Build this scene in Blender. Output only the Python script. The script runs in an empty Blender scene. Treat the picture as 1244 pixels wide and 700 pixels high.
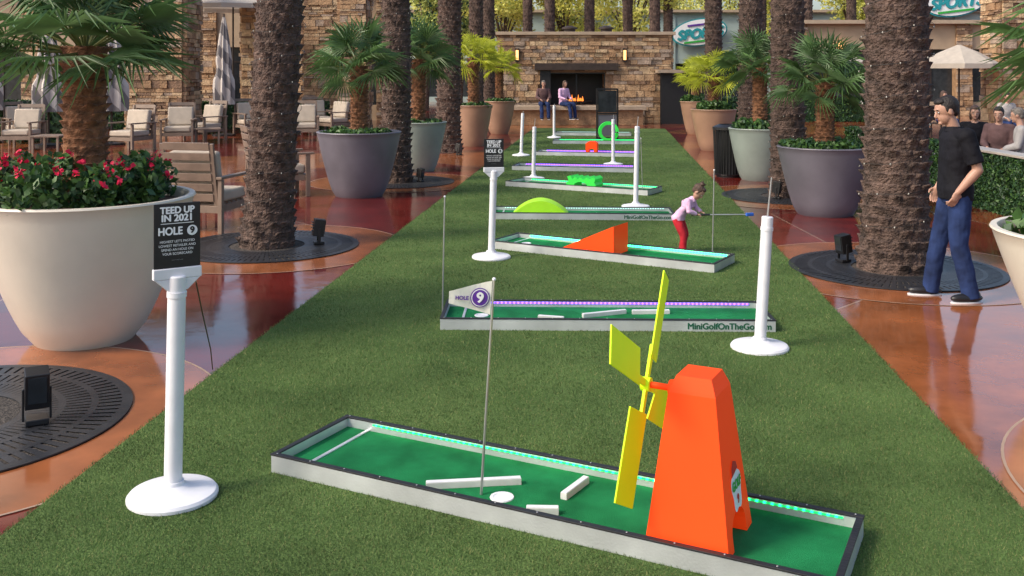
import bpy, math, random
import numpy as np
from mathutils import Vector, Matrix, Euler
rnd=random.Random(11)
npr=np.random.RandomState(5)
S=bpy.context.scene
COL=S.collection
# ---------------------------------------------------------------- materials
def new_mat(name):
    m=bpy.data.materials.new(name); m.use_nodes=True
    nt=m.node_tree; b=nt.nodes["Principled BSDF"]
    return m,nt,b
def mat(name,col,rough=.6,metal=0.,var=.2,scale=6.,bump=.15,bscale=60.,emis=None,estr=0.,trans=0.,bd=.01,spec=.5):
    m,nt,b=new_mat(name); N=nt.nodes; L=nt.links
    tc=N.new('ShaderNodeTexCoord')
    n=N.new('ShaderNodeTexNoise'); n.inputs['Scale'].default_value=scale; n.inputs['Detail'].default_value=5
    L.new(tc.outputs['Object'],n.inputs['Vector'])
    r=N.new('ShaderNodeValToRGB'); r.color_ramp.elements[0].position=.3; r.color_ramp.elements[1].position=.7
    r.color_ramp.elements[0].color=[c*(1-var) for c in col]+[1]
    r.color_ramp.elements[1].color=[min(1,c*(1+var)) for c in col]+[1]
    L.new(n.outputs['Fac'],r.inputs['Fac']); L.new(r.outputs['Color'],b.inputs['Base Color'])
    b.inputs['Roughness'].default_value=rough; b.inputs['Metallic'].default_value=metal
    b.inputs['Specular IOR Level'].default_value=spec
    if bump>0:
        n2=N.new('ShaderNodeTexNoise'); n2.inputs['Scale'].default_value=bscale; n2.inputs['Detail'].default_value=3
        L.new(tc.outputs['Object'],n2.inputs['Vector'])
        bp=N.new('ShaderNodeBump'); bp.inputs['Strength'].default_value=bump; bp.inputs['Distance'].default_value=bd
        L.new(n2.outputs['Fac'],bp.inputs['Height']); L.new(bp.outputs['Normal'],b.inputs['Normal'])
    if emis:
        b.inputs['Emission Color'].default_value=list(emis)+[1]; b.inputs['Emission Strength'].default_value=estr
    if trans>0:
        t=N.new('ShaderNodeBsdfTranslucent'); L.new(r.outputs['Color'],t.inputs['Color'])
        mx=N.new('ShaderNodeMixShader'); mx.inputs['Fac'].default_value=trans
        out=N['Material Output']; L.new(b.outputs[0],mx.inputs[1]); L.new(t.outputs[0],mx.inputs[2]); L.new(mx.outputs[0],out.inputs['Surface'])
    return m
M={}
M['white']=mat('white_plastic',(.74,.74,.77),.4,var=.06,scale=9,bump=.05)
M['black']=mat('black_paint',(.012,.012,.014),.35,var=.3,bump=.1)
M['rubber']=mat('black_rubber',(.015,.015,.017),.5,var=.3,bump=.3)
M['alu']=mat('brushed_aluminium',(.66,.68,.69),.42,.55,var=.2,scale=3,bump=.15,bscale=90)
M['alu2']=mat('pale_wood_block',(.6,.6,.57),.5,var=.1)
M['carpet']=mat('green_carpet',(.014,.185,.062),.9,var=.3,scale=5,bump=.6,bscale=350,spec=.1)
M['orange']=mat('orange_plastic',(1.,.07,.008),.6,var=.06,scale=2,bump=.03,emis=(1,.07,.005),estr=.22,spec=.2)  # weak emission lifts the fluorescent orange; the plastic is no light source
M['neon']=mat('yellow_plastic',(.60,.90,.01),.55,var=.06,bump=.03,emis=(.6,.9,.01),estr=.15,spec=.3)  # faint glow put into the yellow; the blades are no lamps
M['lime']=mat('lime_plastic',(.38,.78,.03),.5,var=.06,bump=.03,emis=(.4,.8,.02),estr=.12,spec=.3)  # some self-glow added to brighten the lime of an unlit hump
M['green']=mat('green_plastic',(.03,.65,.06),.45,var=.06,bump=.03,emis=(.05,.8,.1),estr=.15)  # emission added so the green reads brighter; these obstacles are unlit
M['ink']=mat('white_ink',(.85,.85,.85),.6,var=.02,bump=0)
M['dkink']=mat('dark_green_ink',(.004,.09,.045),.5,var=.1,bump=0)
M['blackink']=mat('black_ink',(.01,.01,.01),.5,var=.1,bump=0)
M['purple']=mat('purple_ink',(.11,.03,.3),.5,var=.1,bump=0)
M['redink']=mat('red_ink',(.6,.02,.02),.5,var=.1,bump=0)
M['tealink']=mat('teal_ink',(.02,.3,.34),.5,var=.2,bump=0)
M['blueink']=mat('blue_ink',(.02,.08,.3),.5,var=.2,bump=0)
M['greenink']=mat('green_ink',(.03,.4,.05),.5,var=.1,bump=0)
M['cloth']=mat('flag_cloth',(.84,.82,.72),.8,var=.06,bump=.2,trans=.1)
M['steel']=mat('steel_rod',(.45,.45,.45),.35,.7,var=.1,bump=0)
M['cream']=mat('cream_planter',(.68,.62,.52),.38,var=.07,scale=2,bump=.12,bscale=25)
M['grey']=mat('grey_planter',(.14,.13,.155),.45,var=.2,scale=2,bump=.12,bscale=25)
M['sage']=mat('sage_planter',(.24,.28,.25),.45,var=.15,scale=2,bump=.12,bscale=25)
M['terra']=mat('terracotta_planter',(.34,.2,.13),.45,var=.15,scale=2,bump=.12,bscale=25)
M['soil']=mat('bark_mulch',(.12,.07,.045),.95,var=.6,scale=40,bump=1,bscale=60,bd=.03)
M['iron']=mat('grate_iron',(.04,.042,.048),.4,.4,var=.3,bump=.2)
M['pit']=mat('pit_gravel',(.06,.05,.042),.95,var=.6,scale=50,bump=1,bscale=70,bd=.02)
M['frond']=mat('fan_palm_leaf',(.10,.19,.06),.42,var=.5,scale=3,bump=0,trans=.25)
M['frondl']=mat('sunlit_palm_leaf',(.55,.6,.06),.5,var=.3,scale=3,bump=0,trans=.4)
M['petiole']=mat('petiole',(.16,.18,.05),.6,var=.3,bump=0)
M['fibre']=mat('palm_fibre',(.20,.09,.042),.9,var=.55,scale=14,bump=.8,bscale=60,bd=.02)
M['bark']=mat('date_palm_bark',(.105,.068,.053),.9,var=.65,scale=10,bump=1,bscale=40,bd=.05)
M['datef']=mat('date_palm_frond',(.05,.09,.045),.5,var=.4,scale=2,bump=0,trans=.25)
M['shrub']=mat('shrub_leaf',(.07,.15,.035),.45,var=.5,scale=12,bump=0,trans=.2)
M['hedge']=mat('hedge_leaf',(.025,.07,.025),.55,var=.5,scale=12,bump=0,trans=.15)
M['flower']=mat('red_petal',(.75,.015,.08),.6,var=.3,bump=0,trans=.2)
M['sunleaf']=mat('sunlit_tree_leaf',(.75,.72,.2),.6,var=.3,scale=.8,bump=0,trans=.45)
M['midleaf']=mat('tree_leaf',(.42,.46,.12),.6,var=.5,scale=.8,bump=0,trans=.4)
M['wood']=mat('taupe_frame',(.21,.15,.11),.5,var=.2,bump=.2)
M['cushion']=mat('cream_cushion',(.46,.39,.31),.9,var=.1,bump=.3,bscale=200)
M['bulb']=mat('bulb_glass',(.5,.48,.42),.2,var=.05,bump=0)
M['darkglass']=mat('dark_glass',(.03,.035,.04),.08,var=.3,bump=0)
M['stucco']=mat('tan_stucco',(.40,.30,.2),.9,var=.1,scale=2,bump=.3,bscale=30)
M['palewall']=mat('pale_blue_wall',(.36,.45,.43),.9,var=.08,scale=1,bump=.2)
M['darkwood']=mat('dark_beam',(.035,.022,.016),.6,var=.3)
M['cap']=mat('capstone',(.40,.31,.22),.8,var=.12,scale=4,bump=.3,bscale=20)
M['top']=mat('counter_stone',(.42,.38,.33),.4,var=.12,scale=4,bump=.1)
M['fire']=mat('flame',(.9,.3,.05),.5,var=.1,bump=0,emis=(1,.25,.03),estr=1.6)
M['lamp']=mat('warm_lamp',(.9,.6,.3),.5,var=.05,bump=0,emis=(1,.45,.12),estr=2.2)
M['skin']=mat('skin',(.46,.26,.185),.5,var=.08,scale=12,bump=.05,bscale=150)
M['lip']=mat('lips',(.35,.12,.1),.5,var=.05,bump=0)
M['hair']=mat('dark_hair',(.015,.010,.008),.5,var=.4,scale=40,bump=.8,bscale=120,bd=.01)
M['hairb']=mat('brown_hair',(.08,.045,.03),.55,var=.4,scale=40,bump=.8,bscale=120,bd=.01)
M['hairg']=mat('grey_hair',(.16,.14,.12),.6,var=.3,scale=40,bump=.8,bscale=120,bd=.01)
M['polo']=mat('black_polo',(.006,.006,.010),.8,var=.3,bump=.4,bscale=25,bd=.01,spec=.25)
M['jeans']=mat('blue_jeans',(.016,.032,.10),.85,var=.5,scale=6,bump=.3,bscale=30,bd=.01,spec=.25)
M['pink']=mat('pink_sweater',(.70,.44,.64),.9,var=.15,scale=18,bump=.4,bscale=40,bd=.01)
M['redc']=mat('red_trousers',(.5,.012,.025),.85,var=.2,bump=.4,bscale=30,bd=.01)
M['greyc']=mat('grey_shirt',(.11,.06,.06),.85,var=.2,bump=.3)
M['whitec']=mat('light_shirt',(.36,.34,.33),.85,var=.1,bump=.3)
M['bluec']=mat('blue_grip',(.03,.12,.5),.5,var=.1,bump=.1)
M['eye']=mat('eye_white',(.55,.52,.5),.2,var=.02,bump=0)
for k,cc in enumerate([(.42,.26,.14),(.32,.19,.10),(.52,.37,.22),(.23,.14,.085),(.46,.30,.17),(.36,.27,.2)]):
    M['st%d'%k]=mat('ledge_stone_%s'%'abcdef'[k],cc,.85,var=.3,scale=5,bump=.8,bscale=20,bd=.04)
def led(name,col,lo=.5,hi=4):
    m,nt,b=new_mat(name);N=nt.nodes;L=nt.links
    tc=N.new('ShaderNodeTexCoord'); sx=N.new('ShaderNodeSeparateXYZ'); L.new(tc.outputs['Object'],sx.inputs[0])
    a=N.new('ShaderNodeMath');a.operation='MULTIPLY';a.inputs[1].default_value=2*math.pi/.034;L.new(sx.outputs['X'],a.inputs[0])
    s=N.new('ShaderNodeMath');s.operation='SINE';L.new(a.outputs[0],s.inputs[0])
    mr=N.new('ShaderNodeMapRange');mr.inputs['From Min'].default_value=-.2;mr.inputs['From Max'].default_value=.9;mr.inputs['To Min'].default_value=lo;mr.inputs['To Max'].default_value=hi
    L.new(s.outputs[0],mr.inputs['Value'])
    b.inputs['Base Color'].default_value=list(col)+[1]; b.inputs['Emission Color'].default_value=list(col)+[1]
    L.new(mr.outputs[0],b.inputs['Emission Strength']); return m
M['ledg']=led('led_green',(.01,1,.22),.5,5); M['ledG']=led('led_bright_green',(.03,1,.35),5,12); M['ledp']=led('led_purple',(.26,.08,1),1.2,6); M['ledc']=led('led_cyan',(.03,.7,1)); M['ledw']=led('led_white',(.3,.5,.45))
def striped():
    m,nt,b=new_mat('striped_cloth');N=nt.nodes;L=nt.links
    tc=N.new('ShaderNodeTexCoord'); w=N.new('ShaderNodeTexWave'); w.bands_direction='DIAGONAL'; w.inputs['Scale'].default_value=.8; w.inputs['Distortion'].default_value=2
    L.new(tc.outputs['Object'],w.inputs['Vector']); r=N.new('ShaderNodeValToRGB'); r.color_ramp.interpolation='CONSTANT'
    r.color_ramp.elements[0].color=(.22,.2,.19,1); r.color_ramp.elements[1].color=(.55,.5,.45,1); r.color_ramp.elements[1].position=.45
    L.new(w.outputs['Fac'],r.inputs[0]);L.new(r.outputs[0],b.inputs['Base Color']); b.inputs['Roughness'].default_value=.9; return m
M['stripe']=striped()
M['canvas']=mat('cream_canvas',(.6,.54,.45),.9,var=.08,bump=.2,trans=.25)
def paving():
    m,nt,b=new_mat('stained_concrete');N=nt.nodes;L=nt.links
    tc=N.new('ShaderNodeTexCoord'); mp=N.new('ShaderNodeMapping'); mp.inputs['Rotation'].default_value=(0,0,.6); mp.inputs['Location'].default_value=(3.1,1.7,0)
    L.new(tc.outputs['Object'],mp.inputs['Vector'])
    v=N.new('ShaderNodeTexVoronoi'); v.voronoi_dimensions='2D'; v.inputs['Scale'].default_value=.27; v.inputs['Randomness'].default_value=.85
    e=N.new('ShaderNodeTexVoronoi'); e.voronoi_dimensions='2D'; e.feature='DISTANCE_TO_EDGE'; e.inputs['Scale'].default_value=.27; e.inputs['Randomness'].default_value=.85
    L.new(mp.outputs[0],v.inputs['Vector']);L.new(mp.outputs[0],e.inputs['Vector'])
    sc=N.new('ShaderNodeSeparateColor');L.new(v.outputs['Color'],sc.inputs[0])
    r=N.new('ShaderNodeValToRGB'); r.color_ramp.interpolation='CONSTANT'
    el=r.color_ramp.elements; el[0].position=0; el[0].color=(.13,.014,.010,1); el[1].position=.5; el[1].color=(.27,.085,.028,1)
    q=el.new(.66); q.color=(.155,.02,.013,1); q=el.new(.85); q.color=(.22,.05,.022,1)
    L.new(sc.outputs[0],r.inputs[0])
    n=N.new('ShaderNodeTexNoise'); n.inputs['Scale'].default_value=1.6; n.inputs['Detail'].default_value=7; n.inputs['Roughness'].default_value=.65; L.new(tc.outputs['Object'],n.inputs['Vector'])
    nr=N.new('ShaderNodeMapRange'); nr.inputs['From Min'].default_value=.3;nr.inputs['From Max'].default_value=.7;nr.inputs['To Min'].default_value=.6;nr.inputs['To Max'].default_value=1.4
    L.new(n.outputs['Fac'],nr.inputs['Value'])
    mu=N.new('ShaderNodeMixRGB');mu.blend_type='MULTIPLY';mu.inputs[0].default_value=1;L.new(r.outputs[0],mu.inputs[1]);L.new(nr.outputs[0],mu.inputs[2])
    lt=N.new('ShaderNodeMath');lt.operation='LESS_THAN';lt.inputs[1].default_value=.0024;L.new(e.outputs['Distance'],lt.inputs[0])
    mx=N.new('ShaderNodeMixRGB');mx.inputs[2].default_value=(.32,.2,.14,1);L.new(lt.outputs[0],mx.inputs[0]);L.new(mu.outputs[0],mx.inputs[1])
    L.new(mx.outputs[0],b.inputs['Base Color'])
    rr=N.new('ShaderNodeMapRange');rr.inputs['From Min'].default_value=.3;rr.inputs['From Max'].default_value=.7;rr.inputs['To Min'].default_value=.04;rr.inputs['To Max'].default_value=.16;L.new(n.outputs['Fac'],rr.inputs['Value']);L.new(rr.outputs[0],b.inputs['Roughness'])
    b.inputs['Specular IOR Level'].default_value=.9
    n3=N.new('ShaderNodeTexNoise');n3.inputs['Scale'].default_value=4;L.new(tc.outputs['Object'],n3.inputs['Vector'])
    bp=N.new('ShaderNodeBump');bp.inputs['Strength'].default_value=.10;bp.inputs['Distance'].default_value=.015;L.new(n3.outputs[0],bp.inputs['Height']);L.new(bp.outputs[0],b.inputs['Normal'])
    return m
M['pave']=paving()
M['ring']=mat('tan_concrete_ring',(.28,.09,.032),.12,var=.35,scale=2.5,bump=.08,bscale=6,spec=.9)
M['ringr']=mat('joint_line',(.36,.25,.18),.5,var=.1)
def turfm():
    m,nt,b=new_mat('turf_base');N=nt.nodes;L=nt.links
    tc=N.new('ShaderNodeTexCoord')
    n=N.new('ShaderNodeTexNoise'); n.inputs['Scale'].default_value=90; n.inputs['Detail'].default_value=4; L.new(tc.outputs['Object'],n.inputs['Vector'])
    n2=N.new('ShaderNodeTexNoise'); n2.inputs['Scale'].default_value=1.2; n2.inputs['Detail'].default_value=5; L.new(tc.outputs['Object'],n2.inputs['Vector'])
    ad=N.new('ShaderNodeMath');ad.operation='MULTIPLY_ADD';ad.inputs[1].default_value=.6;L.new(n2.outputs[0],ad.inputs[0]);L.new(n.outputs[0],ad.inputs[2])
    r=N.new('ShaderNodeValToRGB'); r.color_ramp.elements[0].position=.55;r.color_ramp.elements[1].position=1.
    r.color_ramp.elements[0].color=(.035,.07,.018,1);r.color_ramp.elements[1].color=(.13,.2,.06,1)
    L.new(ad.outputs[0],r.inputs[0]);L.new(r.outputs[0],b.inputs['Base Color']);b.inputs['Roughness'].default_value=.9;b.inputs['Specular IOR Level'].default_value=.15
    bp=N.new('ShaderNodeBump');bp.inputs['Strength'].default_value=1;bp.inputs['Distance'].default_value=.015;L.new(n.outputs[0],bp.inputs['Height']);L.new(bp.outputs[0],b.inputs['Normal'])
    return m
M['turf']=turfm()
M['blade']=mat('turf_blade',(.088,.158,.045),.6,var=.45,scale=1.8,bump=0,trans=.2,spec=.2)
M['blade2']=mat('turf_blade_dry',(.22,.23,.09),.6,var=.3,scale=1.8,bump=0,trans=.2,spec=.2)
# ---------------------------------------------------------------- mesh builder
class MB:
    def __init__(s): s.v=[];s.f=[];s.mi=[];s.mats=[]
    def midx(s,m):
        if isinstance(m,str): m=M[m]
        if m not in s.mats: s.mats.append(m)
        return s.mats.index(m)
    def add(s,vs,fs,m,X=None):
        o=len(s.v)
        for p in vs:
            p=Vector(p)
            if X is not None: p=X@p
            s.v.append(p[:])
        k=s.midx(m)
        for f in fs: s.f.append([o+i for i in f]); s.mi.append(k)
    def box(s,c,d,m,X=None,rz=0,ry=0,rx=0):
        hx,hy,hz=d[0]/2,d[1]/2,d[2]/2
        T=Matrix.Translation(c)@Euler((rx,ry,rz)).to_matrix().to_4x4()
        if X is not None: T=X@T
        vs=[(x,y,z) for z in(-hz,hz) for y in(-hy,hy) for x in(-hx,hx)]
        s.add(vs,[(0,2,3,1),(4,5,7,6),(0,1,5,4),(2,6,7,3),(0,4,6,2),(1,3,7,5)],m,T)
    def tube(s,p0,p1,r0,r1,m,n=12,caps=True,X=None):
        p0=Vector(p0);p1=Vector(p1);d=(p1-p0)
        if d.length<1e-6:return
        q=d.to_track_quat('Z','Y').to_matrix()
        vs=[]
        for p,r in((p0,r0),(p1,r1)):
            for i in range(n):
                a=2*math.pi*i/n; vs.append(p+q@Vector((math.cos(a)*r,math.sin(a)*r,0)))
        fs=[(i,(i+1)%n,n+(i+1)%n,n+i) for i in range(n)]
        if caps: fs+= [tuple(reversed(range(n))),tuple(range(n,2*n))]
        s.add(vs,fs,m,X)
    def path(s,pts,rs,m,n=8):
        for i in range(len(pts)-1): s.tube(pts[i],pts[i+1],rs[i],rs[i+1],m,n)
    def lathe(s,prof,m,n=32,c=(0,0,0),X=None,cap0=True,cap1=True):
        vs=[];fs=[]
        for r,z in prof:
            for i in range(n):
                a=2*math.pi*i/n; vs.append((c[0]+math.cos(a)*r,c[1]+math.sin(a)*r,c[2]+z))
        for k in range(len(prof)-1):
            for i in range(n):
                j=(i+1)%n; fs.append((k*n+i,k*n+j,(k+1)*n+j,(k+1)*n+i))
        if cap0: fs.append(tuple(reversed(range(n))))
        if cap1: fs.append(tuple(range((len(prof)-1)*n,len(prof)*n)))
        s.add(vs,fs,m,X)
    def ell(s,c,r,m,nu=16,nv=10,X=None,T=None,wob=0,seed=1):
        vs=[];fs=[]; rr=random.Random(seed)
        for k in range(nv+1):
            t=math.pi*k/nv
            for i in range(nu):
                a=2*math.pi*i/nu; w=1
                if wob and 0<k<nv: w=1+wob*(math.sin(11*a+2*math.sin(3*t)+seed)*.6+rr.uniform(-.5,.5))*math.sin(t)
                p=Vector((r[0]*math.sin(t)*math.cos(a),r[1]*math.sin(t)*math.sin(a),r[2]*math.cos(t)))*w
                if T is not None: p=T@p
                vs.append(Vector(c)+p)
        for k in range(nv):
            for i in range(nu):
                j=(i+1)%nu; fs.append((k*nu+i,(k+1)*nu+i,(k+1)*nu+j,k*nu+j))
        s.add(vs,fs,m,X)
    def extr(s,pts,y0,y1,m,X=None):
        n=len(pts)
        vs=[(x,y0,z) for x,z in pts]+[(x,y1,z) for x,z in pts]
        fs=[tuple(range(n)),tuple(reversed(range(n,2*n)))]+[((i+1)%n,i,n+i,n+(i+1)%n) for i in range(n)]
        s.add(vs,fs,m,X)
    def mesh(s,name,smooth=None):
        me=bpy.data.meshes.new(name); me.from_pydata(s.v,[],s.f)
        for m in s.mats: me.materials.append(m)
        me.polygons.foreach_set('material_index',s.mi)
        if smooth is not None:
            me.shade_smooth(); me.set_sharp_from_angle(angle=math.radians(smooth))
        me.update(); return me
    def obj(s,name,parent=None,smooth=None,bevel=0,loc=(0,0,0),rot=(0,0,0),label=None):
        o=bpy.data.objects.new(name,s.mesh(name,smooth)); COL.objects.link(o)
        o.location=loc;o.rotation_euler=rot
        if parent: o.parent=parent
        if bevel:
            b=o.modifiers.new('b','BEVEL'); b.width=bevel; b.segments=2; b.limit_method='ANGLE'
        if label:o['label']=label
        return o
def thing(name,loc,rz,label,cat,group=None):
    e=bpy.data.objects.new(name,None); COL.objects.link(e); e.location=loc; e.rotation_euler=(0,0,rz); e.empty_display_size=.1
    e['label']=label;e['category']=cat
    if group:e['group']=group
    return e
def tag(o,label,cat,group=None):
    o['label']=label;o['category']=cat
    if group:o['group']=group
    return o
def dup(root,loc,rz=0,sc=1,label=None):
    n=root.copy(); COL.objects.link(n); n.location=loc;n.rotation_euler=(0,0,rz);n.scale=(sc,sc,sc) if not isinstance(sc,tuple) else sc
    if label:n['label']=label
    def rec(a,b):
        for c in list(a.children):
            k=c.copy(); COL.objects.link(k); k.parent=b; rec(c,k)
    rec(root,n); return n
def text(body,size,m,parent,loc,rot=(math.pi/2,0,0),name='lettering',align='CENTER',ext=.0006,bold=0.0,sx=1.,shear=0):
    cu=bpy.data.curves.new('t','FONT');cu.body=body;cu.size=size;cu.align_x=align;cu.align_y='CENTER';cu.extrude=ext;cu.shear=shear
    o=bpy.data.objects.new('t',cu);COL.objects.link(o)
    dg=bpy.context.evaluated_depsgraph_get();dg.update()
    me=bpy.data.meshes.new_from_object(o.evaluated_get(dg)); bpy.data.objects.remove(o)
    if bold>0:
        vs=[v.co.copy() for v in me.vertices]; fs=[tuple(p.vertices) for p in me.polygons]; me2=bpy.data.meshes.new('lettering'); V=[];F=[]
        for k,(dx,dy) in enumerate([(-bold,0),(bold,0),(0,bold*.8),(0,-bold*.8)]):
            o_=len(V); V+=[(v.x+dx,v.y+dy,v.z+k*.00012) for v in vs]; F+=[[i+o_ for i in f] for f in fs]
        me2.from_pydata(V,[],F); me=me2
    me.materials.clear();me.materials.append(M[m]); me.polygons.foreach_set('material_index',[0]*len(me.polygons))
    k=bpy.data.objects.new(name,me);COL.objects.link(k);k.parent=parent;k.location=loc;k.rotation_euler=rot;k.scale=(sx,1,1);return k
# ---------------------------------------------------------------- ground
g=MB(); g.add([(-200,-60,0),(200,-60,0),(200,340,0),(-200,340,0)],[(0,1,2,3)],'pave'); o=g.obj('ground'); o['kind']='structure'
TD=Vector((.0985,.9951)); TN=Vector((.9951,-.0985))
def strip(t,u): return Vector((-2.60,0))+TD*t+TN*u
TW=4.45
g=MB(); a=strip(.5,0);b_=strip(.5,TW);c=strip(34,TW);d=strip(34,0)
vs=[(p.x,p.y,z) for z in(.0,.012) for p in(a,b_,c,d)]
g.add(vs,[(4,5,6,7),(0,1,5,4),(1,2,6,5),(2,3,7,6),(3,0,4,7)],'turf'); o=g.obj('turf_strip'); o['kind']='structure'
def blades():
    n=400000
    u=npr.rand(n); y0,y1=3.3,32.
    t=1/((1/y0)-u*((1/y0)-(1/y1)))
    ac=npr.rand(n)*(TW+.03)-.015
    px=-2.60+TD.x*t+TN.x*ac; py=TD.y*t+TN.y*ac
    k=np.clip(t/4.5,.8,6)
    a=npr.rand(n)*2*np.pi; w=.0016*k; h=.012+.011*npr.rand(n)
    dx=np.cos(a)*w;dy=np.sin(a)*w; la=npr.rand(n)*2*np.pi; ll=npr.rand(n)*.016
    V=np.zeros((n,3,3)); V[:,0]=np.stack([px-dx,py-dy,np.full(n,.01)],1);V[:,1]=np.stack([px+dx,py+dy,np.full(n,.01)],1)
    V[:,2]=np.stack([px+np.cos(la)*ll,py+np.sin(la)*ll,.01+h*.8],1)
    me=bpy.data.meshes.new('turf_grass');me.vertices.add(3*n);me.vertices.foreach_set('co',V.ravel())
    me.loops.add(3*n);me.loops.foreach_set('vertex_index',np.arange(3*n,dtype=np.int32))
    me.polygons.add(n);me.polygons.foreach_set('loop_start',np.arange(0,3*n,3,dtype=np.int32))
    me.materials.append(M['blade']);me.materials.append(M['blade2']);me.polygons.foreach_set('material_index',(npr.rand(n)<.16).astype(np.int32));me.update(calc_edges=True)
    o=bpy.data.objects.new('turf_grass',me);COL.objects.link(o);o['kind']='stuff';tag(o,'short artificial green grass blades covering the walkway','grass')
blades()
# ---------------------------------------------------------------- leaf scatter
def scatter(pts,size,m,name,parent=None,mats=None,elong=1.6):
    n=len(pts); d=npr.normal(size=(n,3)); d/=np.linalg.norm(d,axis=1)[:,None]
    e=npr.normal(size=(n,3)); e-= (e*d).sum(1)[:,None]*d; e/=np.linalg.norm(e,axis=1)[:,None]
    s=(size*(.6+.8*npr.rand(n)))[:,None]
    V=np.stack([pts-d*s*elong/2,pts+e*s/2,pts+d*s*elong/2,pts-e*s/2],1)
    me=bpy.data.meshes.new(name);me.vertices.add(4*n);me.vertices.foreach_set('co',V.ravel())
    me.loops.add(4*n);me.loops.foreach_set('vertex_index',np.arange(4*n,dtype=np.int32))
    me.polygons.add(n);me.polygons.foreach_set('loop_start',np.arange(0,4*n,4,dtype=np.int32))
    ms=mats or [m]
    for q in ms: me.materials.append(M[q])
    if len(ms)>1: me.polygons.foreach_set('material_index',npr.choice(len(ms),n).astype(np.int32))
    me.update(calc_edges=True)
    o=bpy.data.objects.new(name,me);COL.objects.link(o)
    if parent:o.parent=parent
    return o
def blobs(cs,n):
    out=[]
    for c,r in cs:
        d=npr.normal(size=(n,3));d/=np.linalg.norm(d,axis=1)[:,None]
        rr=(.45+.6*npr.rand(n)**.6)[:,None]
        out.append(np.array(c)+d*rr*np.array(r))
    return np.concatenate(out)
# ---------------------------------------------------------------- date palm
def trunk_mesh(name,R0,R1,H,cell=.15,k=13,amp=.1,step=5,m='bark',seg=52,seed=1,flare=.2):
    rr=random.Random(seed); rows=int(H/cell*step); vs=[];fs=[]
    jit={}
    for i in range(rows+1):
        z=H*i/rows; c=z/cell; ci=int(c); fr=c-ci
        R=R0+(R1-R0)*z/H+flare*R0*math.exp(-z/.35)
        for j in range(seg):
            u=j*k/seg+(.5 if ci%2 else 0)+ci*.07; cu=int(u)%k; fu=u-int(u)
            if (ci,cu) not in jit: jit[(ci,cu)]=rr.uniform(.2,1.6)
            lip=fr**1.6*(1-abs(2*fu-1)**2.2)*jit[(ci,cu)]
            r=R*(1+amp*lip+rr.uniform(-.015,.015)+.02*math.sin(z*1.7+j*.1)); a=2*math.pi*j/seg
            vs.append((math.cos(a)*r,math.sin(a)*r,z+.02*lip-.012*(abs(2*fu-1))))
    for i in range(rows):
        for j in range(seg):
            q=(j+1)%seg; fs.append((i*seg+j,i*seg+q,(i+1)*seg+q,(i+1)*seg+j))
    mb=MB(); mb.add(vs,fs,m); return mb.mesh(name)
TM=trunk_mesh('trunk',.255,.235,8.5,cell=.11,k=15,amp=.22,seg=60)
def date_crown():
    mb=MB()
    for i in range(22):
        az=i*2.399; el=math.radians(rnd.uniform(-15,75)); L=rnd.uniform(1.8,2.4); n=12
        p=Vector((0,0,0)); d=Vector((math.cos(az)*math.cos(el),math.sin(az)*math.cos(el),math.sin(el))); pts=[p.copy()]
        for k in range(n):
            p=p+d*(L/n); d=(d+Vector((0,0,-.09))).normalized(); pts.append(p.copy())
        sd=Vector((-math.sin(az),math.cos(az),0))
        for k in range(n):
            mb.tube(pts[k],pts[k+1],.018*(1-k/n)+.004,.018*(1-(k+1)/n)+.003,'petiole',3,False)
            dd=(pts[k+1]-pts[k]).normalized()
            for h in(0,.5):
                q=pts[k].lerp(pts[k+1],h); ll=.45*math.sin(math.pi*min(.97,(k+h+1.5)/(n+2)))+.06
                for sg in(-1,1):
                    t=q+(sd*sg*.8+dd*.65+Vector((0,0,rnd.uniform(-.15,.25)))).normalized()*ll
                    mid=q.lerp(t,.4); mb.add([q,mid+dd*.018,t,mid-dd*.018],[(0,1,2,3)],'datef')
    return mb.mesh('crown')
DC=date_crown()
def bulbs_mesh(H,R):
    mb=MB(); n=int(H*24); pv=None
    for i in range(n):
        z=.3+H*i/n; a=i*.83; r=R*1.18; p=(math.cos(a)*r,math.sin(a)*r,z+rnd.uniform(-.03,.03))
        mb.ell(p,(.006,.006,.010),'bulb',6,4)
        if pv:
            a0=(i-1)*.83; prev=Vector(pv)
            for q in range(1,4):
                aa=a0+.83*q/3; zz=pv[2]+(p[2]-pv[2])*q/3; nx=Vector((math.cos(aa)*r,math.sin(aa)*r,zz)); mb.tube(prev,nx,.003,.003,'blackink',3,False); prev=nx
        pv=p
    return mb.mesh('string_light')
BM=bulbs_mesh(4.2,.255)
def palm(x,y,sc=1,lean=(0,0),rz=0,lights=True,label='tall date palm with rough bark beside the walkway',crown=True,zs=1):
    e=thing('palm_tree',(x,y,0),rz,label,'palm tree','tall date palms lining the walkway')
    e.rotation_euler=(lean[1],lean[0],rz); e.scale=(sc,sc,zs)
    t=bpy.data.objects.new('trunk',TM);COL.objects.link(t);t.parent=e
    if crown:
        c=bpy.data.objects.new('crown',DC);COL.objects.link(c);c.parent=e;c.location=(0,0,8.45);c.scale=(1/sc,1/sc,1)
    if lights:
        b=bpy.data.objects.new('string_light',BM);COL.objects.link(b);b.parent=e
    return e
palm(-2.78,11.2,1.0,(.055,0),0,label='date palm wrapped in string lights beside lounge chairs')
palm(3.84,9.9,1.18,(.03,0),1,label='thick date palm wrapped in string lights beside standing man')
palm(-2.06,17.6,.98,(.01,0),2); palm(-1.55,24,1.1,(-.01,0),3)
palm(4.36,15.6,1.0,(.01,0),4); palm(5.05,21,.95,(.015,0),5); palm(5.55,27.2,.9,(.0,0),.6)
palm(-1.05,29,.8,(0,0),1.2,False); palm(-.75,32.5,.8,(.02,0),1.9,False)
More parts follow.
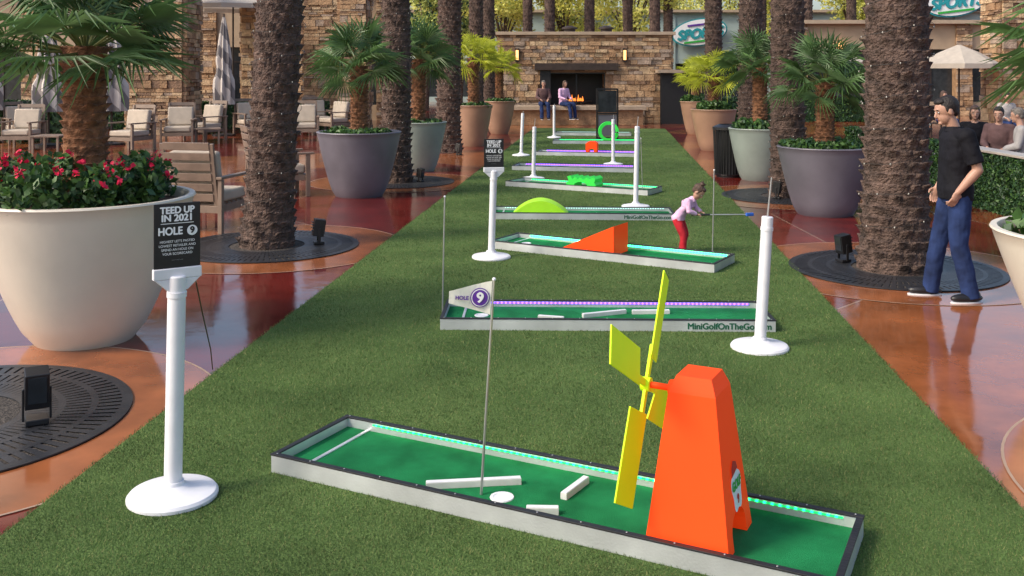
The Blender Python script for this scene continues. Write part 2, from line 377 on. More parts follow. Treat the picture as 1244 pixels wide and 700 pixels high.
for i,(u,yy) in enumerate([(642,50),(668,46),(716,47),(762,49),(796,46),(812,52),(925,50),(980,44),(1035,50)]):
    x=(u-622)/1200*yy; palm(x,yy,.95,(rnd.uniform(-.01,.01),0),i,False,'tall date palm trunk behind the stone fireplace',zs=1.2)
# ---------------------------------------------------------------- tree grates
def grate(x,y,r=1.03,hole=.42,gname='round iron grates around the palms'):
    e=thing('tree_grate',(x,y,0),0,'round dark iron tree grate set in the paving','tree grate',gname)
    mb=MB(); n=96
    def ring(a,b,z,m,zz=None):
        vs=[];fs=[]
        for i in range(n):
            t=2*math.pi*i/n; vs+= [(math.cos(t)*a,math.sin(t)*a,z),(math.cos(t)*b,math.sin(t)*b,z)]
        for i in range(n):
            j=(i+1)%n; fs.append((2*i,2*i+1,2*j+1,2*j))
        return vs,fs
    for a,b in((hole,hole+.05),(.62,.66),(.80,.84),(r-.06,r)):
        vs,fs=ring(a,b,.016,'iron'); mb.add(vs,fs,'iron')
        for q in(a,b):
            mb.lathe([(q,.008),(q,.016)],'iron',n,cap0=False,cap1=False)
    for i in range(90):
        t=2*math.pi*i/90; a,b=hole+.02,r-.03
        X=Matrix.Rotation(t,4,'Z'); w=.010+.004
        mb.add([(a,-w,.0155),(b,-w*1.7,.0155),(b,w*1.7,.0155),(a,w,.0155)],[(0,1,2,3)],'iron',X)
    mb.obj('grille',e)
    mb=MB(); mb.lathe([(r-.005,.006)],'pit',n,cap0=False); vs=[(math.cos(2*math.pi*i/n)*(r-.004),math.sin(2*math.pi*i/n)*(r-.004),.0085) for i in range(n)]
    mb.add(vs,[tuple(range(n))],'pit'); mb.obj('gravel_bed',e)
    mb=MB(); vs,fs=ring(r,r+.5,.004,'ring'); mb.add(vs,fs,'ring',Matrix.Translation((x,y,0))); vs,fs=ring(r+.5,r+.515,.0045,'ringr');mb.add(vs,fs,'ringr',Matrix.Translation((x,y,0))); o=mb.obj('paving_ring');o['kind']='structure'
for p in((-3.26,5.62),(-2.78,11.2),(3.84,9.9),(-2.06,17.6),(4.36,15.6)): grate(*p)
grate(3.95,4.5)
def spot():
    e=thing('spotlight',(-2.67,5.55,.016),.5,'small black landscape spotlight standing on the tree grate','spotlight','black ground spotlights at the palms')
    mb=MB(); mb.box((0,0,.02),(.12,.12,.03),'black'); mb.box((-.07,0,.11),(.012,.03,.18),'black');mb.box((.07,0,.11),(.012,.03,.18),'black'); mb.obj('bracket',e,bevel=.004)
    mb=MB(); mb.box((0,0,.2),(.125,.13,.2),'black',rx=.15)
    for i in range(5): mb.box((0,.075,.13+i*.035),(.11,.02,.008),'black',rx=.15)
    mb.obj('lamp_housing',e,bevel=.008)
    mb=MB(); mb.box((0,-.068,.2),(.095,.006,.15),'darkglass',rx=.15); mb.obj('lens',e)
    return e
sp=spot()
dup(sp,(-2.2,11.25,.016),1.9,.95); dup(sp,(3.42,10.2,.016),-1.2,.95); dup(sp,(-1.62,17.5,.016),1.,.8); dup(sp,(-1.25,23.2,0),1.,.9);dup(sp,(4.9,23.2,0),1.,.9);dup(sp,(4.08,15.2,.016),1.,.9)
# ---------------------------------------------------------------- planters
def fan_crown(nl,Lp,Rf,ml,seed,nseg=24,elmin=-35,elmax=80):
    r=random.Random(seed); mb=MB()
    for i in range(nl):
        az=i*2.399+r.uniform(-.3,.3); el=math.radians(elmin+(elmax-elmin)*((i+.5)/nl)+r.uniform(-8,8))
        d=Vector((math.cos(az)*math.cos(el),math.sin(az)*math.cos(el),math.sin(el)))
        side=Vector((-math.sin(az),math.cos(az),0)); up=side.cross(d)*-1
        if up.z<0: up=-up
        L=Lp*r.uniform(.75,1.25); hub=d*L+Vector((0,0,-.05)); mb.tube((0,0,-.05),hub,.011,.007,'petiole',4,False)
        roll=r.uniform(-.6,.6); side=(side*math.cos(roll)+up*math.sin(roll)); 
        rf=Rf*r.uniform(.8,1.15)
        for k in range(nseg):
            a=math.radians(-120+240*k/(nseg-1)); dr=(d*math.cos(a)+side*math.sin(a)).normalized()
            ln=rf*(.72+.28*math.cos(a*.7))*r.uniform(.85,1.08); w=rf*.024
            tan=(-d*math.sin(a)+side*math.cos(a))
            nrm=up
            mid=hub+dr*ln*.55+Vector((0,0,-.02*rf)); tip=hub+dr*ln+Vector((0,0,-.28*ln*r.uniform(.3,1.5)))
            mb.add([hub,mid-tan*w+nrm*.012,tip,mid+tan*w+nrm*.012,mid-nrm*.01],[(0,1,4),(4,1,2),(0,4,3),(4,2,3)],ml)
    return mb.mesh('crown')
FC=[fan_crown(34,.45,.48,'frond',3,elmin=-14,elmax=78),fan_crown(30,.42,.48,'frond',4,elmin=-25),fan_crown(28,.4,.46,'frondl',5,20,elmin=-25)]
FT=trunk_mesh('trunk',.115,.13,1.5,cell=.075,k=9,amp=.38,step=4,m='fibre',seg=36,seed=4,flare=.1)
def planter(x,y,h,rt,rb,m,desc,trunk=1.0,crown=0,cs=1.,shrub=None,fl=False):
    e=thing('planter',(x,y,0),rnd.uniform(0,6),desc+' standing on polished paving','planter','large round planters lining the walkway')
    mb=MB(); pr=[(rb*.96,0),(rb,.02)]
    for i in range(1,13):
        t=i/12; pr.append((rb+(rt-rb)*(t**.72),h*(.02/h+ (1-.02/h)*t)))
    pr+=[(rt+.012,h+.012),(rt+.005,h+.025),(rt-.035,h+.025),(rt-.05,h-.0),(rt-.06,h-.06)]
    mb.lathe(pr,m,64,cap1=False); mb.obj('pot',e,smooth=50)
    mb=MB(); mb.lathe([(rt-.055,h-.05),(rt*.6,h-.03),(.05,h-.01)],'soil',32,cap0=False); mb.obj('soil',e,smooth=60)
    p=thing('potted_palm',(x,y,h-.08),rnd.uniform(0,6),'spiky fan palm growing in a '+desc,'palm','fan palms growing in the planters')
    t=bpy.data.objects.new('trunk',FT);COL.objects.link(t);t.parent=p;t.scale=(cs*(1.12 if fl else 1),cs*(1.12 if fl else 1),trunk/1.5)
    c=bpy.data.objects.new('crown',FC[crown]);COL.objects.link(c);c.parent=p;c.location=(0,0,trunk);c.scale=(cs,cs,cs)
    if shrub:
        s=thing('shrub',(x,y,h-.05),0,'leafy green shrub'+(' with red flowers' if fl else '')+' around the palm in a planter','shrub')
        cl=[]
        for i in range(15):
            a=i*.9+rnd.uniform(-.2,.2); q=rt*rnd.uniform(.4,.8 if fl else .72); z_=shrub*rnd.uniform(.25,.55); cl.append(((math.cos(a)*q,math.sin(a)*q,z_),(rt*rnd.uniform(.2,.32),rt*rnd.uniform(.2,.32),shrub*rnd.uniform(.35,.6))))
        pts=blobs(cl,300 if fl else 170); pts=pts[pts[:,2]>0.02]
        scatter(pts,.042 if fl else .06,'shrub','foliage',s,['shrub','shrub','hedge'])
        if fl:
            fp=[]
            for c_,r_ in cl:
                for q in range(4):
                    aa=npr.rand()*6.28; ee=.1+npr.rand()*1.2; dd=np.array([math.cos(aa)*math.cos(ee),math.sin(aa)*math.cos(ee),math.sin(ee)])
                    fp.append(np.array(c_)+dd*1.08*np.array(r_)+npr.normal(size=(8,3))*.014)
            o=scatter(np.concatenate(fp),.032,'flower','blossom',s,elong=1.1); o['kind']='stuff'
planter(-3.18,7.36,1.04,.775,.36,'cream','large cream white planter',1.22,0,1.05,.42,True)
planter(-2.43,15.7,1.0,.66,.38,'grey','dark grey planter',1.15,1,1.05,.12)
planter(-1.86,19.6,.95,.56,.32,'sage','sage green planter',1.35,1,1.1,.12)
planter(-1.02,26,1.05,.5,.28,'terra','brown terracotta planter',1.35,2,1.1,.15)
planter(-.40,31,1.0,.5,.28,'terra','brown terracotta planter',1.2,2,1.,.15)
planter(4.34,13.7,.92,.64,.38,'grey','dark grey planter',1.0,1,.95,.16)
planter(4.52,18.0,.92,.56,.34,'sage','sage green planter',1.2,1,1.,.25)
planter(5.02,24.6,1.0,.56,.32,'terra','brown terracotta planter',.95,2,1.05,.3)
planter(5.75,30.8,1.0,.5,.28,'terra','brown terracotta planter',.9,2,.95,.3)
planter(3.97,6.4,.93,.78,.36,'cream','large cream white planter',1.25,0,1.0,.2)
# ---------------------------------------------------------------- mini golf lanes
def lane(x,y,ang,L,W,leds,label,cup=(.4,.3),baf=[],txt=False,lh=.008):
    e=thing('mini_golf_lane',(x,y,.012),math.radians(ang),label,'mini golf lane','portable mini golf lanes on the turf')
    H=.083;T=.022
    mb=MB()
    mb.box((L/2,T/2,H/2),(L,T,H),'alu');mb.box((L/2,W-T/2,H/2),(L,T,H),'alu')
    mb.box((T/2,W/2,H/2),(T,W-2*T,H-.002),'alu');mb.box((L-T/2,W/2,H/2),(T,W-2*T,H-.002),'alu'); mb.box((.16,W/2,.036),(.02,W-2*T,.016),'alu')
    mb.obj('frame',e,bevel=.002)
    mb=MB(); z=H+.005
    mb.box((L/2,T/2,z),(L+.008,T+.008,.009),'rubber');mb.box((L/2,W-T/2,z),(L+.008,T+.008,.009),'rubber')
    mb.box((T/2,W/2,z-.001),(T+.007,W-2*T-.01,.008),'rubber');mb.box((L-T/2,W/2,z-.001),(T+.007,W-2*T-.01,.008),'rubber')
    n=int(L/.2)
    for i in range(n+1):
        for yy in(T/2,W-T/2): mb.lathe([(.005,0),(.004,.003)],'steel',8,(.03+(L-.06)*i/n,yy,z+.005))
    mb.obj('trim',e,bevel=.003)
    mb=MB(); mb.box((L/2,W/2,.02),(L-2*T-.002,W-2*T-.002,.036),'carpet'); mb.obj('carpet',e)
    mb=MB(); mb.box((L*.52,W-T-.003,H-.006-lh/2),(L*.9,.006,lh),leds); mb.obj('light_strip',e)
    mb=MB(); mb.lathe([(.056,.0385),(.054,.043),(.04,.043),(.038,.040)],'white',24,(cup[0],cup[1],0)); mb.obj('cup',e)
    for (a,b) in baf:
        mb=MB(); dx=b[0]-a[0];dy=b[1]-a[1];ln=math.hypot(dx,dy)
        mb.box(((a[0]+b[0])/2,(a[1]+b[1])/2,.053),(ln,.032,.03),'alu2',rz=math.atan2(dy,dx)); mb.box(((a[0]+b[0])/2,(a[1]+b[1])/2,.0695),(ln-.004,.028,.003),'white',rz=math.atan2(dy,dx)); mb.obj('baffle',e,bevel=.002)
    if txt: text('MiniGolfOnTheGo.com',.066,'dkink',e,(L-.03,-.0018,H/2-.002),align='RIGHT',bold=.0024)
    return e
b9=[((.83,.11),(1.2,.36)),((1.45,.29),(1.47,.51)),((1.36,.09),(1.49,.15))]
l1=lane(-1.19,4.88,-27,2.7,.62,'ledg','near golf lane with green carpet, lights and metal frame',(1.19,.185),b9,lh=.007)
l2=lane(-.55,7.55,-1.5,2.55,.62,'ledp','golf lane with purple light strip and web address',(.3,.3),[((1.1,.25),(1.45,.4)),((.75,.2),(.95,.15)),((1.5,.38),(1.8,.4))],True,lh=.012)
l3=lane(-.25,11.0,-31,2.6,.62,'ledG','golf lane with green lights and an orange ramp',(.3,.3),lh=.016)
l4=lane(-.30,13.15,-3,2.45,.62,'ledw','golf lane with yellow hump and web address',(.3,.3),[],True)
l5=lane(-.11,16.9,-30,2.6,.62,'ledg','golf lane with green toy obstacle',(.3,.3),lh=.014)
l6=lane(.0,19.6,-12,2.4,.62,'ledp','golf lane with purple light strip',(.3,.3),[((1.1,.25),(1.45,.4))],lh=.02)
l7=lane(.55,23.0,-12,2.3,.62,'ledp','golf lane with purple light strip and small orange arch',(.3,.3),lh=.02)
l8=lane(1.1,26.6,-5,2.3,.62,'ledg','golf lane with green loop obstacle',(.3,.3),lh=.014)
l9=lane(1.3,30.0,-8,2.3,.62,'ledw','far golf lane near the fireplace',(.3,.3))
mb=MB(); mb.box((2.7-.026,.36,.071),(.006,.4,.008),'ledc'); mb.obj('light_strip',l1,label='cyan light strip on the short end rail')
def onlane(l,x,y,z=.05):
    a=l.rotation_euler[2]; return (l.location.x+math.cos(a)*x-math.sin(a)*y,l.location.y+math.sin(a)*x+math.cos(a)*y,z)
# windmill
A=math.radians(-27)
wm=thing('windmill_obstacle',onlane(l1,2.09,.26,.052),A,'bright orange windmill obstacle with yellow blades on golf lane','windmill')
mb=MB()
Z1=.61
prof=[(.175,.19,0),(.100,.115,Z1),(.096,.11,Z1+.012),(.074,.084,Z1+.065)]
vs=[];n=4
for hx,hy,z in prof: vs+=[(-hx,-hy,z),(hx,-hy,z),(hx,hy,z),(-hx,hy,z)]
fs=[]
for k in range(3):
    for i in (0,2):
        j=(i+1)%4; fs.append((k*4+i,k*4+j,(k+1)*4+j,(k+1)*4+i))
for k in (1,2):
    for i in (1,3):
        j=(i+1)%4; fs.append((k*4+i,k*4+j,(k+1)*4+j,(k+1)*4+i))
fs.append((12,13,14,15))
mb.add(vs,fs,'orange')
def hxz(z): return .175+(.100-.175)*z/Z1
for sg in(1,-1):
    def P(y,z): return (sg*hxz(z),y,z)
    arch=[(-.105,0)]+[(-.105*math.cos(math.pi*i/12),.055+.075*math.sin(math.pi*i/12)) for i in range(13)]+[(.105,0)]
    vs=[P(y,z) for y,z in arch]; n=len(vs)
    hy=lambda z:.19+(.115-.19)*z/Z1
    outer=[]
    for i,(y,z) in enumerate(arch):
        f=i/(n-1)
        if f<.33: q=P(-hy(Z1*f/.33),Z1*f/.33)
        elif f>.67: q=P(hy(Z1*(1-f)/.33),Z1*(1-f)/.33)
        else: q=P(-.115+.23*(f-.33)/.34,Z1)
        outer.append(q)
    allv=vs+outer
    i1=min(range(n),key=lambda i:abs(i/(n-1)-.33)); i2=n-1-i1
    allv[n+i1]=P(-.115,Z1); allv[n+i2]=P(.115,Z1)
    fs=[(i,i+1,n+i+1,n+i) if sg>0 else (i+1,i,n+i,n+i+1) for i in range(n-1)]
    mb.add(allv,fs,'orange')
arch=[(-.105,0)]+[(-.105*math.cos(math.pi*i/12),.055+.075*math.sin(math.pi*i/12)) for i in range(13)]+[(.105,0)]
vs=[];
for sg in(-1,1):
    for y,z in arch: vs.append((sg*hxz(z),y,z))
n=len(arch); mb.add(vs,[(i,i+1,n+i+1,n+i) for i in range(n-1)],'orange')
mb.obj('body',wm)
hz=.59
mb=MB(); mb.tube((-.09,0,hz),(-.22,0,hz),.014,.014,'orange',12); mb.tube((-.10,0,hz),(-.13,0,hz),.04,.034,'orange',16); mb.obj('shaft',wm,smooth=40)
rt_=bpy.data.objects.new('rotor',None);COL.objects.link(rt_);rt_.parent=wm;rt_.location=(-.235,0,hz);rt_.rotation_euler=(math.radians(-28),0,0);rt_.empty_display_size=.1
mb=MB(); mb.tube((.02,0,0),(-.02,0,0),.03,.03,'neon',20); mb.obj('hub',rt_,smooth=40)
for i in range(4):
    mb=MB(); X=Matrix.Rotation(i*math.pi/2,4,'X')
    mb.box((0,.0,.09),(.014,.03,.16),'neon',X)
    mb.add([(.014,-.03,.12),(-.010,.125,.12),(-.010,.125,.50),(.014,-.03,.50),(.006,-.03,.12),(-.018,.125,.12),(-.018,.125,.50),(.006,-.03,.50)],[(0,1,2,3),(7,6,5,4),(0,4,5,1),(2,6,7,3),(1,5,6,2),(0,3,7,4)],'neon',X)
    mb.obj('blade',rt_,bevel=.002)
emb=MB(); 
def face_pt(y,z,off): return (hxz(z)+off,y,z+off*.1)
vs=[face_pt(.02+.07*math.cos(a)*(1+.12*math.sin(5*a)),.21+.09*math.sin(a)*(1+.12*math.sin(5*a)),.003) for a in [2*math.pi*i/40 for i in range(40)]]
emb.add(vs,[tuple(range(40))],'ink')
vs=[face_pt(y,z,.0045) for y,z in[(-.035,.265),(.06,.28),(.045,.31),(.0,.325),(-.03,.30)]]; emb.add(vs,[(0,1,2,3,4)],'redink'); emb.obj('emblem',wm)
text('GOLF',.052,'greenink',wm,face_pt(.02,.225,.006),rot=(math.pi/2-.11,0,math.pi/2),bold=.002)
text('9',.05,'redink',wm,face_pt(.02,.165,.006),rot=(math.pi/2-.11,0,math.pi/2),bold=.002)
# golf flags
def gflag(loc,h,lean,face,txt,label):
    e=thing('golf_flag',loc,0,label,'flag','thin golf flag poles')
    e.rotation_euler=(0,lean,0)
    mb=MB(); mb.tube((0,0,0),(0,0,h),.0065,.0055,'steel',10); mb.ell((0,0,h),(.009,.009,.009),'white',8,6); mb.obj('pole',e,smooth=40)
    if txt:
        mb=MB(); n=8; vs=[]
        for k in range(n+1):
            t=k/n; xx=-.008-.195*t; yy=.006*math.sin(t*5); hh=.078-.048*t
            vs+= [(xx,yy,h-.085+hh-.005*t),(xx,yy,h-.085-hh)]
        mb.add(vs,[(2*k,2*k+1,2*k+3,2*k+2) for k in range(n)],'cloth'); pn=mb.obj('pennant',e,rot=(0,0,face))
        cx=-.060
        mb=MB()
        for rr_,yy,mm in((.045,-.003,'purple'),(.0405,-.0042,'ink'),(.036,-.0054,'purple')):
            vs=[(cx+rr_*math.cos(2*math.pi*i/32),yy,h-.086+rr_*math.sin(2*math.pi*i/32)) for i in range(32)]; mb.add(vs,[tuple(range(32))],mm)
        em=mb.obj('emblem',pn)
        text('9',.064,'ink',em,(cx,-.0075,h-.087),bold=.003)
        text('HOLE',.024,'purple',pn,(-.143,-.0085,h-.089),bold=.001)
    return e
fx=onlane(l1,1.09,.17,.05)
gflag(fx,.99,.06,.12,True,'white pennant with purple number nine on thin pole')
gflag((-.56,7.95,.05),.93,.02,0,False,'bare thin metal flag pole at the end of a golf lane')
gflag((2.1,10.35,.05),.9,.02,0,False,'bare thin metal flag pole beside the child')
gflag((2.1,15.9,.05),.85,-.03,0,False,'bare thin metal flag pole on a golf lane')
# stanchions
def stanchion(x,y,h,rod,label,tilt=0,sign=False,num='9',rz=0):
    e=thing('stanchion',(x,y,.014),0,label,'post','white plastic posts on the turf')
    mb=MB(); mb.lathe([(.205,0),(.205,.014),(.195,.026),(.15,.036),(.08,.045),(.055,.06),(.05,.075)],'white',48); mb.obj('base',e,smooth=35)
    pr_=.041 if y<9 else .036
    mb=MB(); mb.lathe([(pr_,.07),(pr_,h-.006),(pr_-.006,h)],'white',24); mb.lathe([(pr_+.004,h-.10),(pr_+.004,h-.075)],'white',24); mb.obj('post',e,smooth=35,rot=(0,tilt,0))
    if rod:
        mb=MB(); mb.tube((0,0,h-.01),(.012,0,h+rod),.007,.005,'steel',8); mb.obj('rod',e,rot=(0,tilt,0))
    if sign:
        s=thing('hole_sign',(x+math.sin(tilt)*h,y,h-.02),rz,'black sign reading hole %s mounted on a white post'%num,'sign','black hole number signs')
        mb=MB(); mb.extr([(-.11,.02),(.11,.02),(.11,.07),(-.11,.07)],-.016,.016,'white'); mb.extr([(-.045,-.035),(.045,-.035),(.105,.02),(-.105,.02)],-.014,.014,'white'); mb.obj('holder',s,bevel=.004)
        mb=MB(); mb.box((0,0,.22),(.212,.008,.30),'black'); mb.obj('panel',s,bevel=.002)
        yy=-.0052; dz=-.015
        text('TEED UP',.044,'ink',s,(0,yy,.352+dz),bold=.002,sx=.92); text('IN 2021',.044,'ink',s,(0,yy,.316+dz),bold=.002,sx=1.0)
        mb=MB(); mb.box((0,yy+.0005,.292+dz),(.15,.001,.003),'ink'); mb.obj('emblem',s)
        text('HOLE',.05,'ink',s,(-.032,yy,.255+dz),bold=.002,sx=.88)
        mb=MB(); vs=[(.068+.024*math.cos(2*math.pi*i/28),yy-.0005,.255+dz+.024*math.sin(2*math.pi*i/28)) for i in range(28)]; mb.add(vs,[tuple(range(28))],'ink'); mb.obj('emblem',s)
        text(num,.042,'blackink',s,(.068,yy-.0018,.255+dz),bold=.0018)
        for i,t in enumerate(['HIGHEST LET\'S PASTED','LOWEST RETAILER AND','SPEND AN HOLE ON','YOUR SCORECARD']): text(t,.0155,'ink',s,(0,yy,.208+dz-i*.019))
        text('. . . . . . . . .',.012,'ink',s,(0,yy,.125+dz))
    return e
stanchion(-1.58,4.6,1.03,0,'white post carrying black hole nine sign on turf',.02,True,'9',math.radians(33))
stanchion(-.22,10.45,.92,0,'white post carrying black hole eight sign on turf',.03,True,'8',math.radians(12))
stanchion(1.77,7.06,.94,.28,'white plastic post with thin rod beside the golf lane',.06)
stanchion(1.79,14.3,1.17,.14,'tall white plastic post on the turf',.02)
stanchion(.39,18.,.95,.15,'white plastic post on the turf',.02)
stanchion(.21,22.9,.98,.05,'white plastic post on the turf',.04)
stanchion(2.12,20.7,.95,.1,'white plastic post on the turf',.0)
stanchion(1.23,28.9,.95,.05,'white plastic post on the turf',.0)
cd=MB(); pts=[Vector((-1.52,4.75,.98)),Vector((-1.63,5.2,.72)),Vector((-1.8,5.9,.33)),Vector((-1.97,6.5,.03))]; cd.path(pts,[.0035]*4,'blackink',6); tag(cd.obj('guy_wire'),'thin black wire running from the sign post to turf','wire')
# obstacles
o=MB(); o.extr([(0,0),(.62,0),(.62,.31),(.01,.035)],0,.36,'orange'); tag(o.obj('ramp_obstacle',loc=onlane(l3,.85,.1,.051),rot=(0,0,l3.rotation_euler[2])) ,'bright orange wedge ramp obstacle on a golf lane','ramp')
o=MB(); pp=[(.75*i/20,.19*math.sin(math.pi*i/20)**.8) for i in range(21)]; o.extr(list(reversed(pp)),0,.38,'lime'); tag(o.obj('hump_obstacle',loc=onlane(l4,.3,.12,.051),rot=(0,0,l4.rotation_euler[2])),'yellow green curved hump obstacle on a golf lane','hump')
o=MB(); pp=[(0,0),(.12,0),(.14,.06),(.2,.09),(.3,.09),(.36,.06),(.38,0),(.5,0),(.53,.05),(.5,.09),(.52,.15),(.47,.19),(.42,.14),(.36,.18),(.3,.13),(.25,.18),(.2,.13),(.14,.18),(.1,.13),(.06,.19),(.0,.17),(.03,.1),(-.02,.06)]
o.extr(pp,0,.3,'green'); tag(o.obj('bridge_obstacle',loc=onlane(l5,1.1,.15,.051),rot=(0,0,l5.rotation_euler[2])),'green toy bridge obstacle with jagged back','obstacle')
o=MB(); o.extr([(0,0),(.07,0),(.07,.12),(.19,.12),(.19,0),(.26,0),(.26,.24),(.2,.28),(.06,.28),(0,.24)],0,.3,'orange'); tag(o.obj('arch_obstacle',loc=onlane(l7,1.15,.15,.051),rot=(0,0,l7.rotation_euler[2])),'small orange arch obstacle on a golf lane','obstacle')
o=MB(); n=36;vs=[];fs=[]
for i in range(n):
    a=2*math.pi*i/n
    for r,yy in((.27,-.09),(.27,.09),(.19,.09),(.19,-.09)): vs.append((r*math.cos(a),yy+.1*math.sin(a/2),.27+r*math.sin(a)))
for i in range(n-1):
    for k in range(4): fs.append((4*i+k,4*i+(k+1)%4,4*(i+1)+(k+1)%4,4*(i+1)+k))
o.add(vs,fs,'green'); tag(o.obj('loop_obstacle',loc=onlane(l8,1.5,.3,.055)),'bright green loop obstacle on a golf lane','loop')
# ---------------------------------------------------------------- stone walls
def stone_face(mb,x0,x1,z0,z1,y,rr,skip=None,axis='x',dep=.04,sgn=-1):
    z=z0
    while z<z1-.01:
        h=min(rr.choice([.07,.1,.13,.17,.24]),z1-z); x=x0
        while x<x1-.01:
            w=min(rr.uniform(.15,.6),x1-x)
            if not(skip and x+w>skip[0] and x<skip[1] and z+h>skip[2] and z<skip[3]):
                d=dep+rr.uniform(0,.08); c=(x+w/2,y+sgn*d/2,z+h/2); s=(w-.014,d,h-.014)
                if axis=='y': c=(y+sgn*d/2,x+w/2,z+h/2); s=(d,w-.014,h-.014)
                mb.box(c,s,'st%d'%rr.randrange(6))
            x+=w
        z+=h
fp=thing('stone_fireplace',(2.74,36.9,0),0,'wide outdoor stone fireplace with dark beam mantel and wall lamps','fireplace')
mb=MB(); W2=3.2; 
mb.box((-2.3,.75,1.65),(1.8,1.5,3.3),'st3');mb.box((1.97,.75,1.65),(2.46,1.5,3.3),'st3');mb.box((-.33,.75,2.6),(2.14,1.5,1.4),'st3');mb.box((-.33,.75,.34),(2.14,1.5,.68),'st3')
stone_face(mb,-W2,W2,0,3.3,0,rnd,(-1.4,.74,.68,1.9)); stone_face(mb,0,1.5,0,3.3,-W2,rnd,axis='y'); stone_face(mb,0,1.5,0,3.3,W2,rnd,axis='y',sgn=1); mb.obj('wall',fp)
mb=MB(); mb.box((0,.72,3.36),(6.7,1.8,.12),'cap'); mb.obj('capstone',fp,bevel=.01)
mb=MB(); mb.box((-.35,-.14,2.12),(3.1,.3,.26),'darkwood'); mb.obj('mantel',fp,bevel=.01)
mb=MB(); mb.box((-.33,1.2,1.29),(2.14,.1,1.22),'blackink'); mb.box((-1.5,-.1,1.32),(.4,.06,1.3),'blackink'); mb.obj('firebox',fp)
mb=MB()
for i in range(7):
    x=-.55+i*.08; mb.lathe([(.03,0),(.045,.06),(.025,.15),(.004,.22+.08*math.sin(i*2.1))],'fire',8,(x,.5,.78))
mb.obj('flame',fp)
mb=MB()
for i in range(5): mb.tube((-.95+i*.2,.35,.76),(-.6+i*.22,.6,.8),.05,.045,'darkwood',8)
mb.obj('log',fp)
mb=MB()
for i in range(3): mb.box((-1.38+.0+i*1.05,.04,1.29),(.04,.03,1.2),'black')
mb.box((-.33,.04,1.88),(2.1,.03,.05),'black'); mb.obj('firescreen',fp)
mb=MB(); mb.box((-.55,-.85,.62),(5.3,1.0,.14),'cap');mb.box((-.55,-.8,.275),(5.1,.8,.55),'st1'); mb.obj('hearth',fp,bevel=.01)
for x in(-2.55,1.45):
    mb=MB(); mb.box((x,-.15,2.55),(.14,.12,.5),'black'); l=mb.obj('wall_lamp',fp)
    mb=MB(); mb.box((x,-.225,2.55),(.1,.03,.36),'lamp'); mb.obj('lamp_shade',l)
for x in(-.55,.85):
    mb=MB(); mb.lathe([(.22,3.42),(.22,3.55),(.3,3.55),(.3,3.6),(.1,3.68)],'darkwood',16,(x,.7,0)); mb.obj('chimney_cap',fp,smooth=30)
mb=MB(); mb.box((3.55,.0,1.95),(1.9,1.7,.12),'cap'); mb.box((3.30,-.35,.94),(1.1,.2,1.89),'blackink'); mb.box((4.05,-.2,.94),(.36,.9,1.88),'st0'); mb.obj('side_niche',fp)  # shade inside the niche is painted: a solid black block fills its opening
# board stand
e=thing('menu_board',(2.72,28.2,0),.1,'black framed board stand near the fireplace','board')
mb=MB(); 
for x in(-.3,.3): mb.box((x,0,.74),(.04,.05,1.46),'black')
mb.box((0,0,1.45),(.56,.05,.05),'black');mb.box((0,0,.75),(.56,.05,.04),'black');mb.box((0,0,.06),(.56,.3,.04),'black'); mb.obj('frame',e)
mb=MB(); mb.box((0,0,1.1),(.54,.02,.62),'darkglass'); mb.box((0,0,.42),(.54,.02,.6),'grey'); mb.obj('panel',e)
e=thing('trash_can',(4.08,18.55,0),0,'black ribbed metal litter bin beside a planter','trash can')
mb=MB(); mb.lathe([(.24,0),(.24,.86)],'blackink',32)
for i in range(32):
    a=2*math.pi*i/32; mb.tube((math.cos(a)*.26,math.sin(a)*.26,.03),(math.cos(a)*.29,math.sin(a)*.29,.9),.012,.012,'black',5)
mb.lathe([(.27,.03),(.28,.06)],'black',32); mb.obj('body',e)
mb=MB(); mb.lathe([(.31,.88),(.31,.93),(.2,.98),(.2,.96)],'black',32); mb.obj('lid',e,smooth=40)
# ---------------------------------------------------------------- buildings
def facade(name,x0,x1,y,h,nb,m,label,rz=0,loc=None,deep=4,glassz=(.6,2.9),stonep=False,lamps=False):
    e=thing(name,(x0,y,0),rz,label,'building')
    L=x1-x0; bw=L/nb; mb=MB(); pw=.5
    for i in range(nb+1):
        if stonep: stone_face(mb,i*bw-.35,i*bw+.35,0,h,-.02,rnd); mb.box((i*bw,.2,h/2),(.68,.44,h),'st1')
        else: mb.box((i*bw,.2,h/2),(pw,.5,h),m)
    mb.box((L/2,.25,(glassz[1]+h)/2),(L,.4,h-glassz[1]),m); mb.box((L/2,.27,glassz[0]/2),(L,.36,glassz[0]),m); mb.box((L/2,2.5,h/2),(L,deep,h),m); mb.obj('wall',e)
    mb=MB(); mb.box((L/2,.2,h+.08),(L+.6,1.,.16),'cap'); mb.obj('roof',e)
    for i in range(nb):
        mb=MB(); mb.box(((i+.5)*bw,.4,(glassz[0]+glassz[1])/2),(bw-.5,.04,glassz[1]-glassz[0]),'darkglass'); w=mb.obj('window',e)
        mb=MB()
        for k in range(4): mb.box((i*bw+.3+(bw-.6)*k/3,.36,(glassz[0]+glassz[1])/2),(.06,.05,glassz[1]-glassz[0]-.01),'darkwood')
        mb.box(((i+.5)*bw,.355,glassz[0]+.75*(glassz[1]-glassz[0])),(bw-.6,.05,.06),'darkwood'); mb.obj('window_frame',w)
        if lamps:
            mb=MB(); mb.lathe([(.02,glassz[1]+.35),(.12,glassz[1]+.3),(.1,glassz[1]+.02)],'lamp',12,((i+.5)*bw,-.1,0)); mb.obj('wall_lamp',e)  # glowing shades added for warmth and depth; no lamps known on this front
    return e
facade('restaurant_building',-26,-5.0,39,5.2,6,'stucco','tan restaurant front with dark windows behind lounge patio',stonep=True)
facade('restaurant_building',12.5,34,43,4.0,6,'stucco','tan restaurant front with stone piers beyond the patio',stonep=True,lamps=True)
